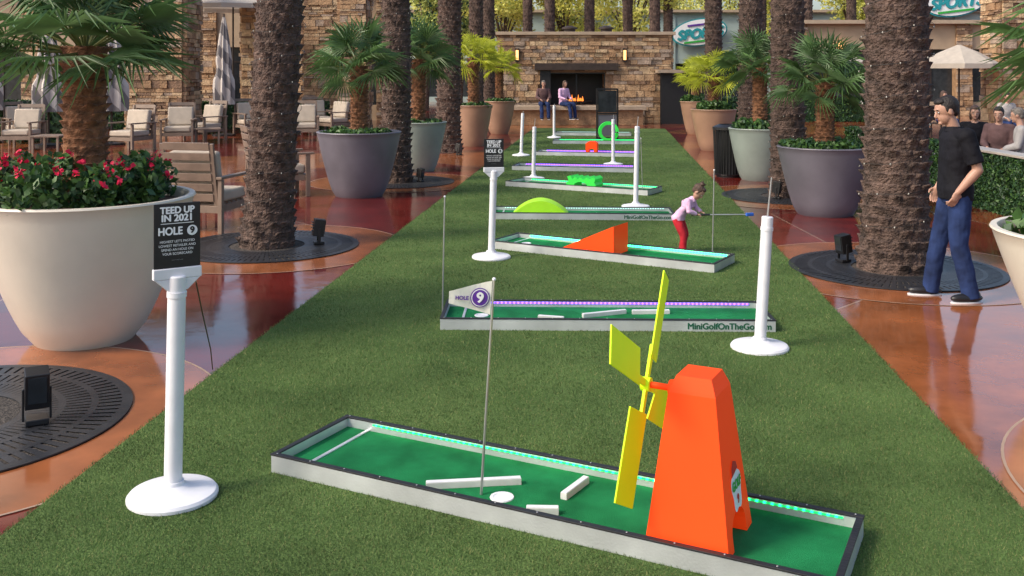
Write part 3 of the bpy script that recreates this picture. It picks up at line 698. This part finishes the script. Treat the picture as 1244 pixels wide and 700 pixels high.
bw=facade('hall_building',-14,40,62,5.6,9,'palewall','pale blue grey hall with sports signs on its wall',glassz=(.3,2.4))
def stone_column(x,y,w,h):
    mb=MB(); mb.box((x,y,h/2),(w-.02,w-.02,h),'st1')
    stone_face(mb,x-w/2,x+w/2,0,h,y-w/2,rnd); stone_face(mb,y-w/2,y+w/2,0,h,x-w/2,rnd,axis='y'); stone_face(mb,y-w/2,y+w/2,0,h,x+w/2,rnd,axis='y',sgn=1)
    tag(mb.obj('stone_column'),'square stacked stone column at the restaurant patio','column','stacked stone columns')
stone_column(-10.9,31,1.7,6); stone_column(-7.0,37,1.3,6); stone_column(-9.4,36,.7,6); stone_column(16.2,32,1.3,4.5); stone_column(-5.4,34,.9,5.5)
def sportsign(x,z,w,y):
    e=thing('sports_sign',(x,y,z),0,'oval teal and green sign reading sports on hall wall','sign')
    mb=MB(); vs=[(w*.5*math.cos(2*math.pi*i/40),0,w*.24*math.sin(2*math.pi*i/40)+.12*w*math.cos(2*math.pi*i/40)*.5) for i in range(40)]
    mb.add([(a*1.06,.05,c*1.1) for a,b,c in vs],[tuple(range(40))],'tealink'); mb.add([(a,0,c) for a,b,c in vs],[tuple(range(40))],'ink'); mb.obj('panel',e)
    text('SPORTS',w*.25,'tealink',e,(0,-.03,-.03*w),rot=(math.pi/2,-.12,0),ext=.02,bold=.06,shear=.3); 
    mb=MB(); mb.box((0,-.03,-w*.17),(w*.6,.03,w*.035),'greenink',ry=-.12);mb.box((-.02*w,-.03,w*.14),(w*.42,.03,w*.035),'purple',ry=-.12); mb.obj('emblem',e)
sportsign(11.7,4.35,3.3,61.6); sportsign(27.6,6.3,3.8,61.4)
mb=MB(); mb.box((29,62.3,6.5),(14,1.2,1.6),'palewall'); tag(mb.obj('wall_parapet'),'raised pale wall section of the hall with a sign','wall')
def broad(x,y,h,r,m,seed,label):
    rr=random.Random(seed); e=thing('tree',(x,y,0),0,label,'tree','leafy trees behind the fireplace')
    mb=MB(); mb.path([(0,0,0),(.1,0,h*.3),(0,.1,h*.45)],[.16,.12,.1],'bark'); cl=[]
    for i in range(13):
        a=i*2.4; q=r*rr.uniform(.15,.95); p=(math.cos(a)*q,math.sin(a)*q,h*rr.uniform(.45,1.0)); mb.path([(0,.05,h*.4),(p[0]*.5,p[1]*.5,h*.4+(p[2]-h*.4)*.6),p],[.07,.04,.015],'bark',5)
        cl.append((p,(r*rr.uniform(.3,.5),r*rr.uniform(.3,.5),h*rr.uniform(.09,.16))))
    mb.obj('trunk',e); scatter(blobs(cl,650),.12,m,'crown',e,[m,m,'midleaf'] if m=='sunleaf' else [m,m,'hedge'])
for i,(x,y,h,r,m) in enumerate([(-.5,54,8,2.6,'sunleaf'),(3,56,8.5,2.8,'sunleaf'),(6.3,53,8,2.3,'sunleaf'),(15.6,58,6.5,1.5,'sunleaf'),(19,55,8,2.6,'sunleaf'),(-4.2,48,6.5,2.2,'midleaf'),(-3,57,8,3,'sunleaf'),(16,72,11,3.5,'sunleaf'),(5,74,12,4,'sunleaf'),(-6,74,12,4,'sunleaf'),(11,75,11,4,'sunleaf')]):
    broad(x,y,h,r,m,i,'sunlit yellow green tree behind the plaza' if m=='sunleaf' else 'green leafy tree behind the plaza')
def hedge(x0,x1,y0,y1,h,label,leaf=.05,n=9000,counter=False):
    e=thing('hedge',((x0+x1)/2,(y0+y1)/2,0),0,label,'hedge','clipped green hedges')
    hx,hy=(x1-x0)/2,(y1-y0)/2; mb=MB(); mb.box((0,0,h/2),(2*hx-.03,2*hy-.03,h-.02),'hedge'); mb.obj('branches',e)
    P=npr.rand(n,3)*2-1; f=npr.rand(n); A_=np.array([hy*h*2,hx*h*2,hx*hy*2]);A_=A_/A_.sum(); s=np.where(npr.rand(n)<.5,-1,1)
    P[:,0]=np.where(f<A_[0],s,P[:,0]); P[:,1]=np.where((f>=A_[0])&(f<A_[0]+A_[1]),s,P[:,1]); P[:,2]=np.where(f>=A_[0]+A_[1],1,P[:,2])
    P=P*np.array([hx,hy,h/2])+np.array([0,0,h/2])+npr.normal(size=(n,3))*.006
    scatter(P,leaf,'hedge','foliage',e,['hedge','hedge','shrub'])
    if counter:
        mb=MB(); mb.box((.0,0,h+.04),(2*hx+.04,2*hy,.035),'top'); mb.obj('counter_top',e,bevel=.006)
hedge(6.75,7.0,11.5,15.2,.80,'green hedge wall with pale counter top at the patio',.035,22000,True)
hedge(6.75,7.0,15.3,20,.84,'green hedge wall at the restaurant patio',.04,18000)
hedge(-14,-6.2,33.0,33.5,.9,'low green hedge behind the lounge chairs',.09,6000)
hedge(-22,-11.5,27.5,28.1,1.1,'green hedge behind the lounge chairs',.09,6000)
hedge(7.5,14,38,38.6,.9,'low green hedge beside the fireplace',.09,5000)
# ---------------------------------------------------------------- lounge chairs
def chair():
    e=thing('lounge_chair',(-4.0,12.4,0),0,'taupe slatted lounge chair with cream cushions on the patio','lounge chair','lounge chairs on the patio')
    for sx in(-1,1):
        for sy in(-1,1):
            mb=MB(); mb.box((sx*.36,sy*.36+.0,.3),(.05,.06,.6),'wood'); mb.obj('leg',e,bevel=.004)
        mb=MB(); mb.box((sx*.36,-.02,.62),(.07,.86,.03),'wood'); mb.obj('armrest',e,bevel=.004)
    mb=MB()
    mb.box((0,-.36,.27),(.67,.04,.08),'wood');mb.box((0,.36,.27),(.67,.04,.08),'wood')
    for sx in(-1,1): mb.box((sx*.32,0,.27),(.03,.68,.08),'wood')
    for i in range(6): mb.box((0,-.27+i*.108,.315),(.6,.07,.015),'wood')
    for sx in(-1,1): mb.box((sx*.3,.40,.65),(.05,.035,.72),'wood',rx=-.18)
    for i in range(6): 
        z=.40+i*.115; mb.box((0,.355+(z-.3)*.18,z),(.56,.02,.085),'wood',rx=-.18)
    mb.obj('frame',e,bevel=.003)
    mb=MB(); mb.box((0,-.03,.39),(.62,.62,.13),'cushion'); mb.obj('seat',e,bevel=.035,smooth=60)
    mb=MB(); mb.box((0,.27,.68),(.6,.13,.46),'cushion',rx=-.18); mb.obj('backrest',e,bevel=.035,smooth=60)
    return e
ch=chair(); ch.rotation_euler=(0,0,math.radians(168)); ch.location=(-3.85,12.5,0); ch.scale=(1.1,1.1,1.1)
for x,y,r in [(-3.75,15.8,115),(-8.7,28,-30),(-7.9,30,40),(-9.5,24.6,-20),(-8.9,26.4,10),(-6.3,32,30),(-5.6,31,-40),(-12.4,25,0),(-13.4,27,40),(-5.9,28,10)]:
    dup(ch,(x,y,0),math.radians(r),1.1)
def stable():
    e=thing('side_table',(-4.6,14.1,0),0,'low taupe coffee table between the lounge chairs','table','low tables on the patio')
    mb=MB(); mb.box((0,0,.4),(.7,.7,.04),'wood'); mb.obj('table_top',e,bevel=.005)
    for sx in(-1,1):
        for sy in(-1,1):
            mb=MB(); mb.box((sx*.3,sy*.3,.19),(.05,.05,.38),'wood'); mb.obj('leg',e)
    return e
st=stable(); dup(st,(-8.3,26.9,0),.3);dup(st,(-6.4,30.3,0),.1);dup(st,(-11.2,24,0),0)
# ---------------------------------------------------------------- umbrellas
def closed_umb(x,y,z0,z1,r):
    e=thing('closed_umbrella',(x,y,0),0,'closed striped patio umbrella hanging in folds on its pole','umbrella','closed striped patio umbrellas')
    mb=MB(); mb.tube((0,0,0),(0,0,z1+.1),.03,.03,'darkwood',10); mb.lathe([(.35,0),(.35,.05),(.06,.08)],'black',24); mb.obj('pole',e)
    mb=MB(); n=48; vs=[];R_=14
    for k in range(R_+1):
        t=k/R_; z=z1-(z1-z0)*t; rr=r*(.12+.88*min(1,t*1.3)**.8)
        if abs(t-.6)<.05: rr*=.8
        for i in range(n):
            a=2*math.pi*i/n; q=rr*(1+.28*math.sin(8*a+t)); vs.append((math.cos(a)*q,math.sin(a)*q,z))
    mb.add(vs,[(k*n+i,k*n+(i+1)%n,(k+1)*n+(i+1)%n,(k+1)*n+i) for k in range(R_) for i in range(n)],'stripe'); mb.obj('canopy',e,smooth=60)
closed_umb(-8.75,30,.95,3.6,.26); closed_umb(-10.7,26.4,.9,3.4,.36); closed_umb(-12.2,26,.9,3.4,.34); closed_umb(-14.3,27,.9,3.2,.3)
def open_umb(x,y,z,r,hh):
    e=thing('patio_umbrella',(x,y,0),rnd.uniform(0,1),'open cream patio umbrella','umbrella','open cream patio umbrellas')
    mb=MB(); mb.tube((0,0,0),(0,0,z+hh),.03,.03,'darkwood',10); mb.obj('pole',e)
    mb=MB(); mb.lathe([(r,z-.15),(r+.01,z),(r*.5,z+hh*.6),(.05,z+hh)],'canvas',8,cap0=False); mb.obj('canopy',e)
open_umb(14.3,31.6,2.2,1.2,.6); open_umb(18.5,34,2.3,1.4,.6); open_umb(-9.6,34,4.2,1.8,.6); open_umb(-15,34,3.4,1.8,.6); open_umb(12.2,38,2.3,1.4,.6)
# ---------------------------------------------------------------- people
def remesh(mb,vox,sm=3,mats=None,name='body',folds=0):
    o=mb.obj('tmp'); r=o.modifiers.new('r','REMESH'); r.mode='VOXEL'; r.voxel_size=vox; r.use_smooth_shade=True
    if sm: s=o.modifiers.new('s','SMOOTH'); s.iterations=sm; s.factor=.5
    if folds:
        t=bpy.data.textures.new('f','CLOUDS'); t.noise_scale=folds*6; t.noise_depth=1
        d=o.modifiers.new('d','DISPLACE'); d.texture=t; d.strength=folds; d.mid_level=.4; d.texture_coords='LOCAL'
    dg=bpy.context.evaluated_depsgraph_get(); dg.update(); me=bpy.data.meshes.new_from_object(o.evaluated_get(dg)); bpy.data.objects.remove(o)
    me.name=name; me.materials.clear(); me.materials.append(M[mats]); me.shade_smooth(); return me
def limb(mb,pts,rs,k=1,inf=0):
    for i in range(len(pts)-1): mb.tube(pts[i],pts[i+1],rs[i]*k+inf,rs[i+1]*k+inf,'skin',14)
    for p,r in zip(pts,rs): mb.ell(p,(r*k+inf,)*3,'skin',14,10)
def torso(mb,secs,inf=0):
    n=24;vs=[]
    for c,a,b in secs:
        for i in range(n):
            t=2*math.pi*i/n; ct,s_=math.cos(t),math.sin(t)
            vs.append((c[0]+(a+inf)*math.copysign(abs(ct)**.85,ct),c[1]+(b+inf)*math.copysign(abs(s_)**.85,s_),c[2]))
    m_=len(secs); fs=[(k*n+i,k*n+(i+1)%n,(k+1)*n+(i+1)%n,(k+1)*n+i) for k in range(m_-1) for i in range(n)]+[tuple(reversed(range(n))),tuple(range((m_-1)*n,m_*n))]
    mb.add(vs,fs,'skin')
def person(loc,yaw,J,k,label,shirt,pants,hair,vox=.006,sleeve='short',shoes='black',hk=1.,longhair=False,pitch=.2,curl=.6,hyaw=0,bun=False,fat=1.,child=False):
    e=thing('person',loc,yaw,label,'person')
    V=lambda n:Vector(J[n])
    b=MB(); hip,wa,ch_,nk=[V('hip'),V('waist'),V('chest'),V('neck')]
    F=k*fat
    def secs(F): return [((hip.x,hip.y,hip.z-.07*k),.10*F,.15*F),((hip.x,hip.y,hip.z+.03*k),.115*F,.165*F),((wa.x+.01*k,wa.y,wa.z),.108*F,.145*F),((ch_.x,ch_.y,ch_.z-.06*k),.12*F,.165*F),((ch_.x,ch_.y,ch_.z+.08*k),.112*F,.178*F),((nk.x*.6+ch_.x*.4,nk.y,nk.z-.06*k),.082*F,.13*F),((nk.x*.9+ch_.x*.1,nk.y,nk.z-.01*k),.055*k,.06*k)]
    torso(b,secs(F*.93))
    hd=V('head'); limb(b,[nk-Vector((.01*k,0,.03*k)),hd-Vector((.025*k,0,.05*k))],[.056,.054],k)
    H=k*hk; T=(Euler((0,pitch,hyaw)).to_matrix())
    b.ell(hd+T@Vector((-.012,0,.02))*H,(.098*H,.077*H,.095*H),'skin',24,16,T=T)
    b.ell(hd+T@Vector((.022,0,-.045))*H,(.066*H,(.064 if child else .058)*H,.072*H),'skin',20,14,T=T)
    b.tube(hd+T@Vector((.08,0,.012))*H,hd+T@Vector((.104,0,-.030))*H,.008*H,.014*H,'skin',8); b.ell(hd+T@Vector((.098,0,-.032))*H,(.014*H,.016*H,.011*H),'skin',8,6)
    b.ell(hd+T@Vector((.074,0,-.092))*H,(.02*H,.026*H,.017*H),'skin',8,6)
    b.ell(hd+T@Vector((.080,0,.030))*H,(.009*H,.045*H,.009*H),'skin',12,6)
    for s in(-1,1): b.ell(hd+T@Vector((-.008,s*.078,-.01))*H,(.02*H,.010*H,.032*H),'skin',10,8,T=T)
    for sd in('l','r'):
        sg=1 if sd=='l' else -1
        sh,el,wr=V('sh_'+sd),V('el_'+sd),V('wr_'+sd); limb(b,[sh,sh.lerp(el,.35),el,el.lerp(wr,.3),wr],[.052,.048,.041,.043,.027],k)
        d=(wr-el).normalized(); hdv=J.get('hd_'+sd); hdv=Vector(hdv).normalized() if hdv else d
        pn=Vector(J.get('pn_'+sd,(0,-sg,0))); pn=(pn-hdv*pn.dot(hdv)).normalized(); sdv=hdv.cross(pn)
        pc=wr+hdv*.045*k
        Tm=Matrix((hdv,sdv,pn)).transposed()
        b.ell(pc,(.055*k,.042*k,.017*k),'skin',14,10,T=Tm)
        for i,(off,ln) in enumerate([(.031,.072),(.0105,.082),(-.0105,.077),(-.031,.06)]):
            p0=pc+sdv*off*k+hdv*.03*k; a=curl*(.7+.1*i); d1=(hdv*math.cos(a)+pn*math.sin(a)); a2=a*2.2; d2=(hdv*math.cos(a2)+pn*math.sin(a2)); p1=p0+d1*ln*.5*k+hdv*.012*k;p2=p1+d2*ln*.5*k
            limb(b,[p0,p1,p2],[.0095,.0085,.007],k)
        p0=pc+sdv*.036*k-hdv*.015*k; p1=p0+(hdv*.6+sdv*.7+pn*.4)*.035*k; p2=p1+(hdv*.85+sdv*.15+pn*.4)*.03*k; limb(b,[p0,p1,p2],[.013,.0105,.008],k)
        hp,kn,an=V('hp_'+sd),V('kn_'+sd),V('an_'+sd); limb(b,[hp,hp.lerp(kn,.4),kn,kn.lerp(an,.3),an],[.085,.078,.055,.054,.037],k)
        td=Vector(J.get('toe_'+sd,(1,0,0))).normalized(); limb(b,[an-Vector((0,0,.03*k)),an+td*.12*k-Vector((0,0,.045*k))],[.036,.028],k)
    me=remesh(b,vox,3,'skin'); bo=bpy.data.objects.new('body',me);COL.objects.link(bo);bo.parent=e
    f=MB()
    for s in(-1,1):
        p=hd+T@Vector((.077,s*.031,.006))*H; f.ell(p,(.009*H,.012*H,.0065*H),'eye',10,8,T=T); f.ell(p+T@Vector((.006,0,0))*H,(.004*H,.006*H,.006*H),'hair',8,6,T=T)
        f.ell(hd+T@Vector((.082,s*.032,.030))*H,(.006*H,.022*H,.0045*H),hair,10,6,T=T)
    f.ell(hd+T@Vector((.084,0,-.060))*H,(.006*H,.02*H,.006*H),'lip',10,6,T=T); f.obj('face_features',e,smooth=80)
    h=MB()
    h.ell(hd+T@Vector((-.030,0,.036))*H,(.097*H,.083*H,.092*H),hair,44,26,T=T,wob=.035)
    h.ell(hd+T@Vector((.028,0,.088))*H,(.045*H,.06*H,.032*H),hair,30,16,T=T,wob=.05,seed=2)
    h.ell(hd+T@Vector((-.06,0,-.02))*H,(.052*H,.066*H,.055*H),hair,30,16,T=T,wob=.04,seed=3)
    for s in(-1,1): h.ell(hd+T@Vector((.004,s*.066,.022))*H,(.022*H,.016*H,.038*H),hair,16,12,T=T,wob=.04)
    if longhair:
        h.ell(hd+T@Vector((-.06,0,-.05))*H,(.05*H,.08*H,.12*H),hair,24,16,T=T,wob=.05)
        for s in(-1,1): h.ell(hd+T@Vector((-.015,s*.072,-.05))*H,(.04*H,.02*H,.09*H),hair,16,10,T=T,wob=.05)
    if bun:
        h.ell(hd+T@Vector((-.055,0,.125))*H,(.045*H,.045*H,.04*H),hair,16,12,wob=.12)
        for i in range(12):
            a=i*2.4; h.tube(hd+T@Vector((-.05,0,.13))*H,hd+T@Vector((-.055+.05*math.cos(a),.05*math.sin(a),.155+.02*math.sin(i)))*H,.014*H,.004*H,hair,5)
    ho=h.obj('hair',e,smooth=80)
    inf=.014*k; b=MB(); ss=secs(F); ss=[((hip.x,hip.y,hip.z-.05*k),.116*F,.168*F),((hip.x,hip.y,hip.z+.03*k),.122*F,.170*F)]+ss[2:-1]+[((nk.x*.9+ch_.x*.1,nk.y,nk.z-.028*k),.058*k,.066*k)]
    torso(b,ss,inf)
    if child: limb(b,[ch_,nk-Vector((.012,0,.012))],[.12,.075],k,inf)
    for sd in('l','r'):
        sh,el,wr=V('sh_'+sd),V('el_'+sd),V('wr_'+sd)
        limb(b,[Vector((nk.x*.7+ch_.x*.3,sh.y*.3,nk.z-.075*k)),sh],[.058,.058],k,inf)
        if sleeve=='short':
            q=sh.lerp(el,.80); limb(b,[sh,sh.lerp(el,.35)],[.060,.056],k,inf); b.tube(sh.lerp(el,.3),q,.056*k+inf,.056*k+inf,'skin',16)
        else:
            limb(b,[sh,sh.lerp(el,.35),el,el.lerp(wr,.3)],[.058,.052,.044,.044],k,inf); b.tube(el.lerp(wr,.3),el.lerp(wr,.93),.041*k+inf,.033*k+inf,'skin',16)
    me=remesh(b,max(vox*1.2,.006),2,shirt,'shirt',.014*k); o=bpy.data.objects.new('shirt',me);COL.objects.link(o);o.parent=e
    c=MB(); 
    if sleeve=='short':
        c.lathe([(.085*k,-.025*k),(.074*k,.008*k),(.066*k,.018*k),(.058*k,.0)],shirt,24,(nk.x-.004*k,nk.y,nk.z-.008*k),cap0=False,cap1=False); c.obj('collar',o,smooth=60)
    b=MB(); torso(b,[((hip.x,hip.y,hip.z-.08*k),.095*F,.14*F),((hip.x,hip.y,hip.z),.108*F,.155*F),((wa.x*.35+hip.x*.65,0,hip.z*.75+wa.z*.25),.10*F,.145*F)],.008*k)
    for sd in('l','r'):
        hp,kn,an=V('hp_'+sd),V('kn_'+sd),V('an_'+sd); w=1.15 if child else 1
        limb(b,[hp,hp.lerp(kn,.4),kn,kn.lerp(an,.35)],[.090*w,.084*w,.066*w,.063*w],k,.010*k); b.tube(kn.lerp(an,.35),an-Vector((0,0,.045*k)),.063*w*k+.010*k,.058*k+.010*k,'skin',16)
    me=remesh(b,max(vox*1.3,.007),2,pants,'trousers',.016*k); o=bpy.data.objects.new('trousers',me);COL.objects.link(o);o.parent=e
    for sd in('l','r'):
        an=V('an_'+sd); td=Vector(J.get('toe_'+sd,(1,0,0)));td.z=0;td.normalize(); z0=an.z-.085*k
        X=Matrix.Translation((an.x,an.y,z0))@Matrix.Rotation(math.atan2(td.y,td.x),4,'Z')
        s=MB(); s.ell((.045*k,0,.045*k),(.15*k,.05*k,.042*k),shoes,18,12,X); s.ell((-.01*k,0,.07*k),(.07*k,.048*k,.05*k),shoes,14,10,X); so=s.obj('shoe',e,smooth=80)
        s=MB(); s.lathe([(.048*k,0),(.053*k,.004*k),(.053*k,.014*k),(.048*k,.016*k)],'white',24,X=X@Matrix.Translation((.045*k,0,0))@Matrix.Diagonal((2.8,.92,1,1))); s.obj('sole',so)
    return e
man=dict(hip=(.0,0,.93),waist=(-.005,0,1.1),chest=(-.01,0,1.32),neck=(.015,0,1.5),head=(.085,0,1.645),
 sh_l=(-.015,.185,1.43),el_l=(-.09,.23,1.15),wr_l=(.06,.19,.96),hd_l=(.35,-.1,-.9),pn_l=(.3,-.9,0),
 sh_r=(-.015,-.185,1.43),el_r=(-.07,-.23,1.15),wr_r=(.07,-.2,.955),hd_r=(.4,.1,-.9),
 hp_l=(0.0,.085,.9),kn_l=(.02,.11,.5),an_l=(-.08,.13,.085),toe_l=(1,.15,0),hp_r=(.0,-.085,.9),kn_r=(.09,-.12,.5),an_r=(.15,-.17,.085),toe_r=(1,-.1,0))
person((3.86,8.6,0),math.pi,man,1.0,'man in black polo and blue jeans looking down beside palm','polo','jeans','hair',.0055,pitch=.3,fat=.98)
gk=.47
girl=dict(hip=(-.05,0,.375),waist=(-.01,0,.45),chest=(.06,0,.535),neck=(.115,0,.59),head=(.175,0,.67),
 sh_l=(.08,.088,.57),el_l=(.11,.12,.48),wr_l=(.19,.05,.445),hd_l=(1,-.3,-.2),pn_l=(0,-.2,-1),
 sh_r=(.08,-.088,.57),el_r=(.10,-.12,.47),wr_r=(.165,-.05,.435),hd_r=(1,.3,-.2),pn_r=(0,.2,-1),
 hp_l=(-.05,.045,.355),kn_l=(.01,.055,.2),an_l=(-.03,.06,.04),hp_r=(-.05,-.045,.355),kn_r=(.02,-.055,.2),an_r=(.02,-.06,.04))
gl=person((1.86,10.75,.012),math.radians(-25),girl,gk,'toddler in pink sweater and red trousers holding a putter','pink','redc','hairb',.004,'long','black',1.4,pitch=.85,curl=1.1,bun=True,fat=1.12,child=True)
Rz=Matrix.Rotation(math.radians(-25),3,'Z'); hw=Vector((1.86,10.75,.012))+Rz@Vector((.215,0,.425)); dv=Vector((.96,-.1,.02)).normalized()
p0=hw-dv*.12;p1=hw+dv*.50; pt=thing('golf_putter',hw,0,'small golf putter with blue head held level by child','golf club')
c=MB(); c.tube(p0-hw,p1-hw,.007,.006,'steel',8); c.obj('shaft',pt)
c=MB(); c.tube(p0-hw,hw+dv*.08-hw,.011,.010,'black',8); c.obj('grip',pt)
c=MB(); c.box((p1-hw)[:],(.09,.03,.035),'bluec',rz=.3); c.obj('club_head',pt,bevel=.006)
sit=dict(hip=(0,0,.55),waist=(-.01,0,.72),chest=(.03,0,.93),neck=(.06,0,1.11),head=(.11,0,1.26),
 sh_l=(.03,.18,1.03),el_l=(.08,.24,.77),wr_l=(.3,.14,.70),sh_r=(.03,-.18,1.03),el_r=(.08,-.24,.77),wr_r=(.3,-.14,.70),pn_l=(0,0,-1),pn_r=(0,0,-1),
 hp_l=(.03,.09,.54),kn_l=(.45,.12,.52),an_l=(.45,.13,.085),hp_r=(.03,-.09,.54),kn_r=(.45,-.12,.52),an_r=(.5,-.12,.085))
def shifted(J,dz):
    r={}
    for a,v in J.items():
        r[a]=v if a[:2] in('pn','hd','to','an') else (v[0],v[1],v[2]+dz)
    return r
Jb=shifted(sit,.24)
for q in('l','r'):
    a=Jb['an_'+q]; Jb['an_'+q]=(a[0]+.05,a[1],.30)
person((1.13,35.75,0),-math.pi/2+.1,Jb,.95,'person in dark red shirt sitting on the fireplace hearth','greyc','jeans','hairg',.014,'long')
person((1.85,35.75,0),-math.pi/2+.7,Jb,.9,'person in pink top sitting on the fireplace hearth','pink','jeans','hairb',.014,'long',longhair=True)
def stool(x,y,a):
    e=thing('patio_chair',(x,y,0),a,'dark patio dining chair behind the hedge','chair','dark patio chairs')
    mb=MB(); mb.box((0,0,.43),(.44,.44,.04),'darkwood'); mb.obj('seat',e,bevel=.008)
    mb=MB(); mb.box((-.22,0,.7),(.03,.42,.36),'darkwood',ry=-.1); mb.obj('backrest',e,bevel=.008)
    for sx in(-1,1):
        for sy in(-1,1):
            mb=MB(); mb.box((sx*.19,sy*.19,.21),(.035,.035,.42),'darkwood'); mb.obj('leg',e)
for x,y,a,s,hh,lg,lab in[(8.05,17.2,-1.9,'polo','hairb',True,'woman with dark hair seated on the patio in black'),(8.2,16.6,-2.2,'greyc','hair',False,'person in dark shirt seated at the patio'),(8.3,16.0,2.6,'whitec','hairg',False,'grey haired person in light shirt seated at the patio'),(13.5,27,-1.6,'whitec','hair',False,'diner in white shirt seated on the far patio'),(12.6,29,-1.2,'greyc','hairb',True,'diner in dark top seated on the far patio')]:
    stool(x,y,a); person((x,y,0),a,sit,1,lab,s,'jeans',hh,.014,'long',longhair=lg)
e=thing('dining_table',(9.3,16.2,0),0,'dark patio dining table behind the hedge','table')
mb=MB(); mb.box((0,0,.74),(.9,.9,.04),'darkwood'); mb.obj('table_top',e); mb=MB(); mb.tube((0,0,0),(0,0,.72),.04,.04,'black',12); mb.box((0,0,.02),(.5,.5,.03),'black'); mb.obj('leg',e)
# ---------------------------------------------------------------- light, world, camera
w=bpy.data.worlds.new('World'); S.world=w; w.use_nodes=True; nt=w.node_tree; bg=nt.nodes['Background']
sk=nt.nodes.new('ShaderNodeTexSky'); sk.sky_type='NISHITA'; sk.sun_disc=False
SE=math.radians(42); AZ=math.radians(-115)
sk.sun_elevation=SE; sk.sun_rotation=AZ; sk.air_density=1.0; sk.dust_density=3.5
nt.links.new(sk.outputs[0],bg.inputs[0]); bg.inputs[1].default_value=.24
ld=bpy.data.lights.new('sun','SUN'); ld.energy=2.5; ld.angle=math.radians(12); ld.color=(1,.90,.76)
lo=bpy.data.objects.new('sun',ld); COL.objects.link(lo)
sd=Vector((math.sin(AZ)*math.cos(SE),math.cos(AZ)*math.cos(SE),math.sin(SE))); lo.rotation_euler=sd.to_track_quat('Z','Y').to_euler(); lo.location=(0,0,20)
cam=bpy.data.cameras.new('camera'); co=bpy.data.objects.new('camera',cam); COL.objects.link(co); S.camera=co
co.location=(0,0,2.0); co.rotation_euler=(math.pi/2,0,0); cam.sensor_width=36; cam.lens=1200/1244*36; cam.shift_y=-265/1244; cam.clip_end=1000; cam.clip_start=.05
S.view_settings.view_transform='Standard'; S.view_settings.look='None'; S.view_settings.exposure=0
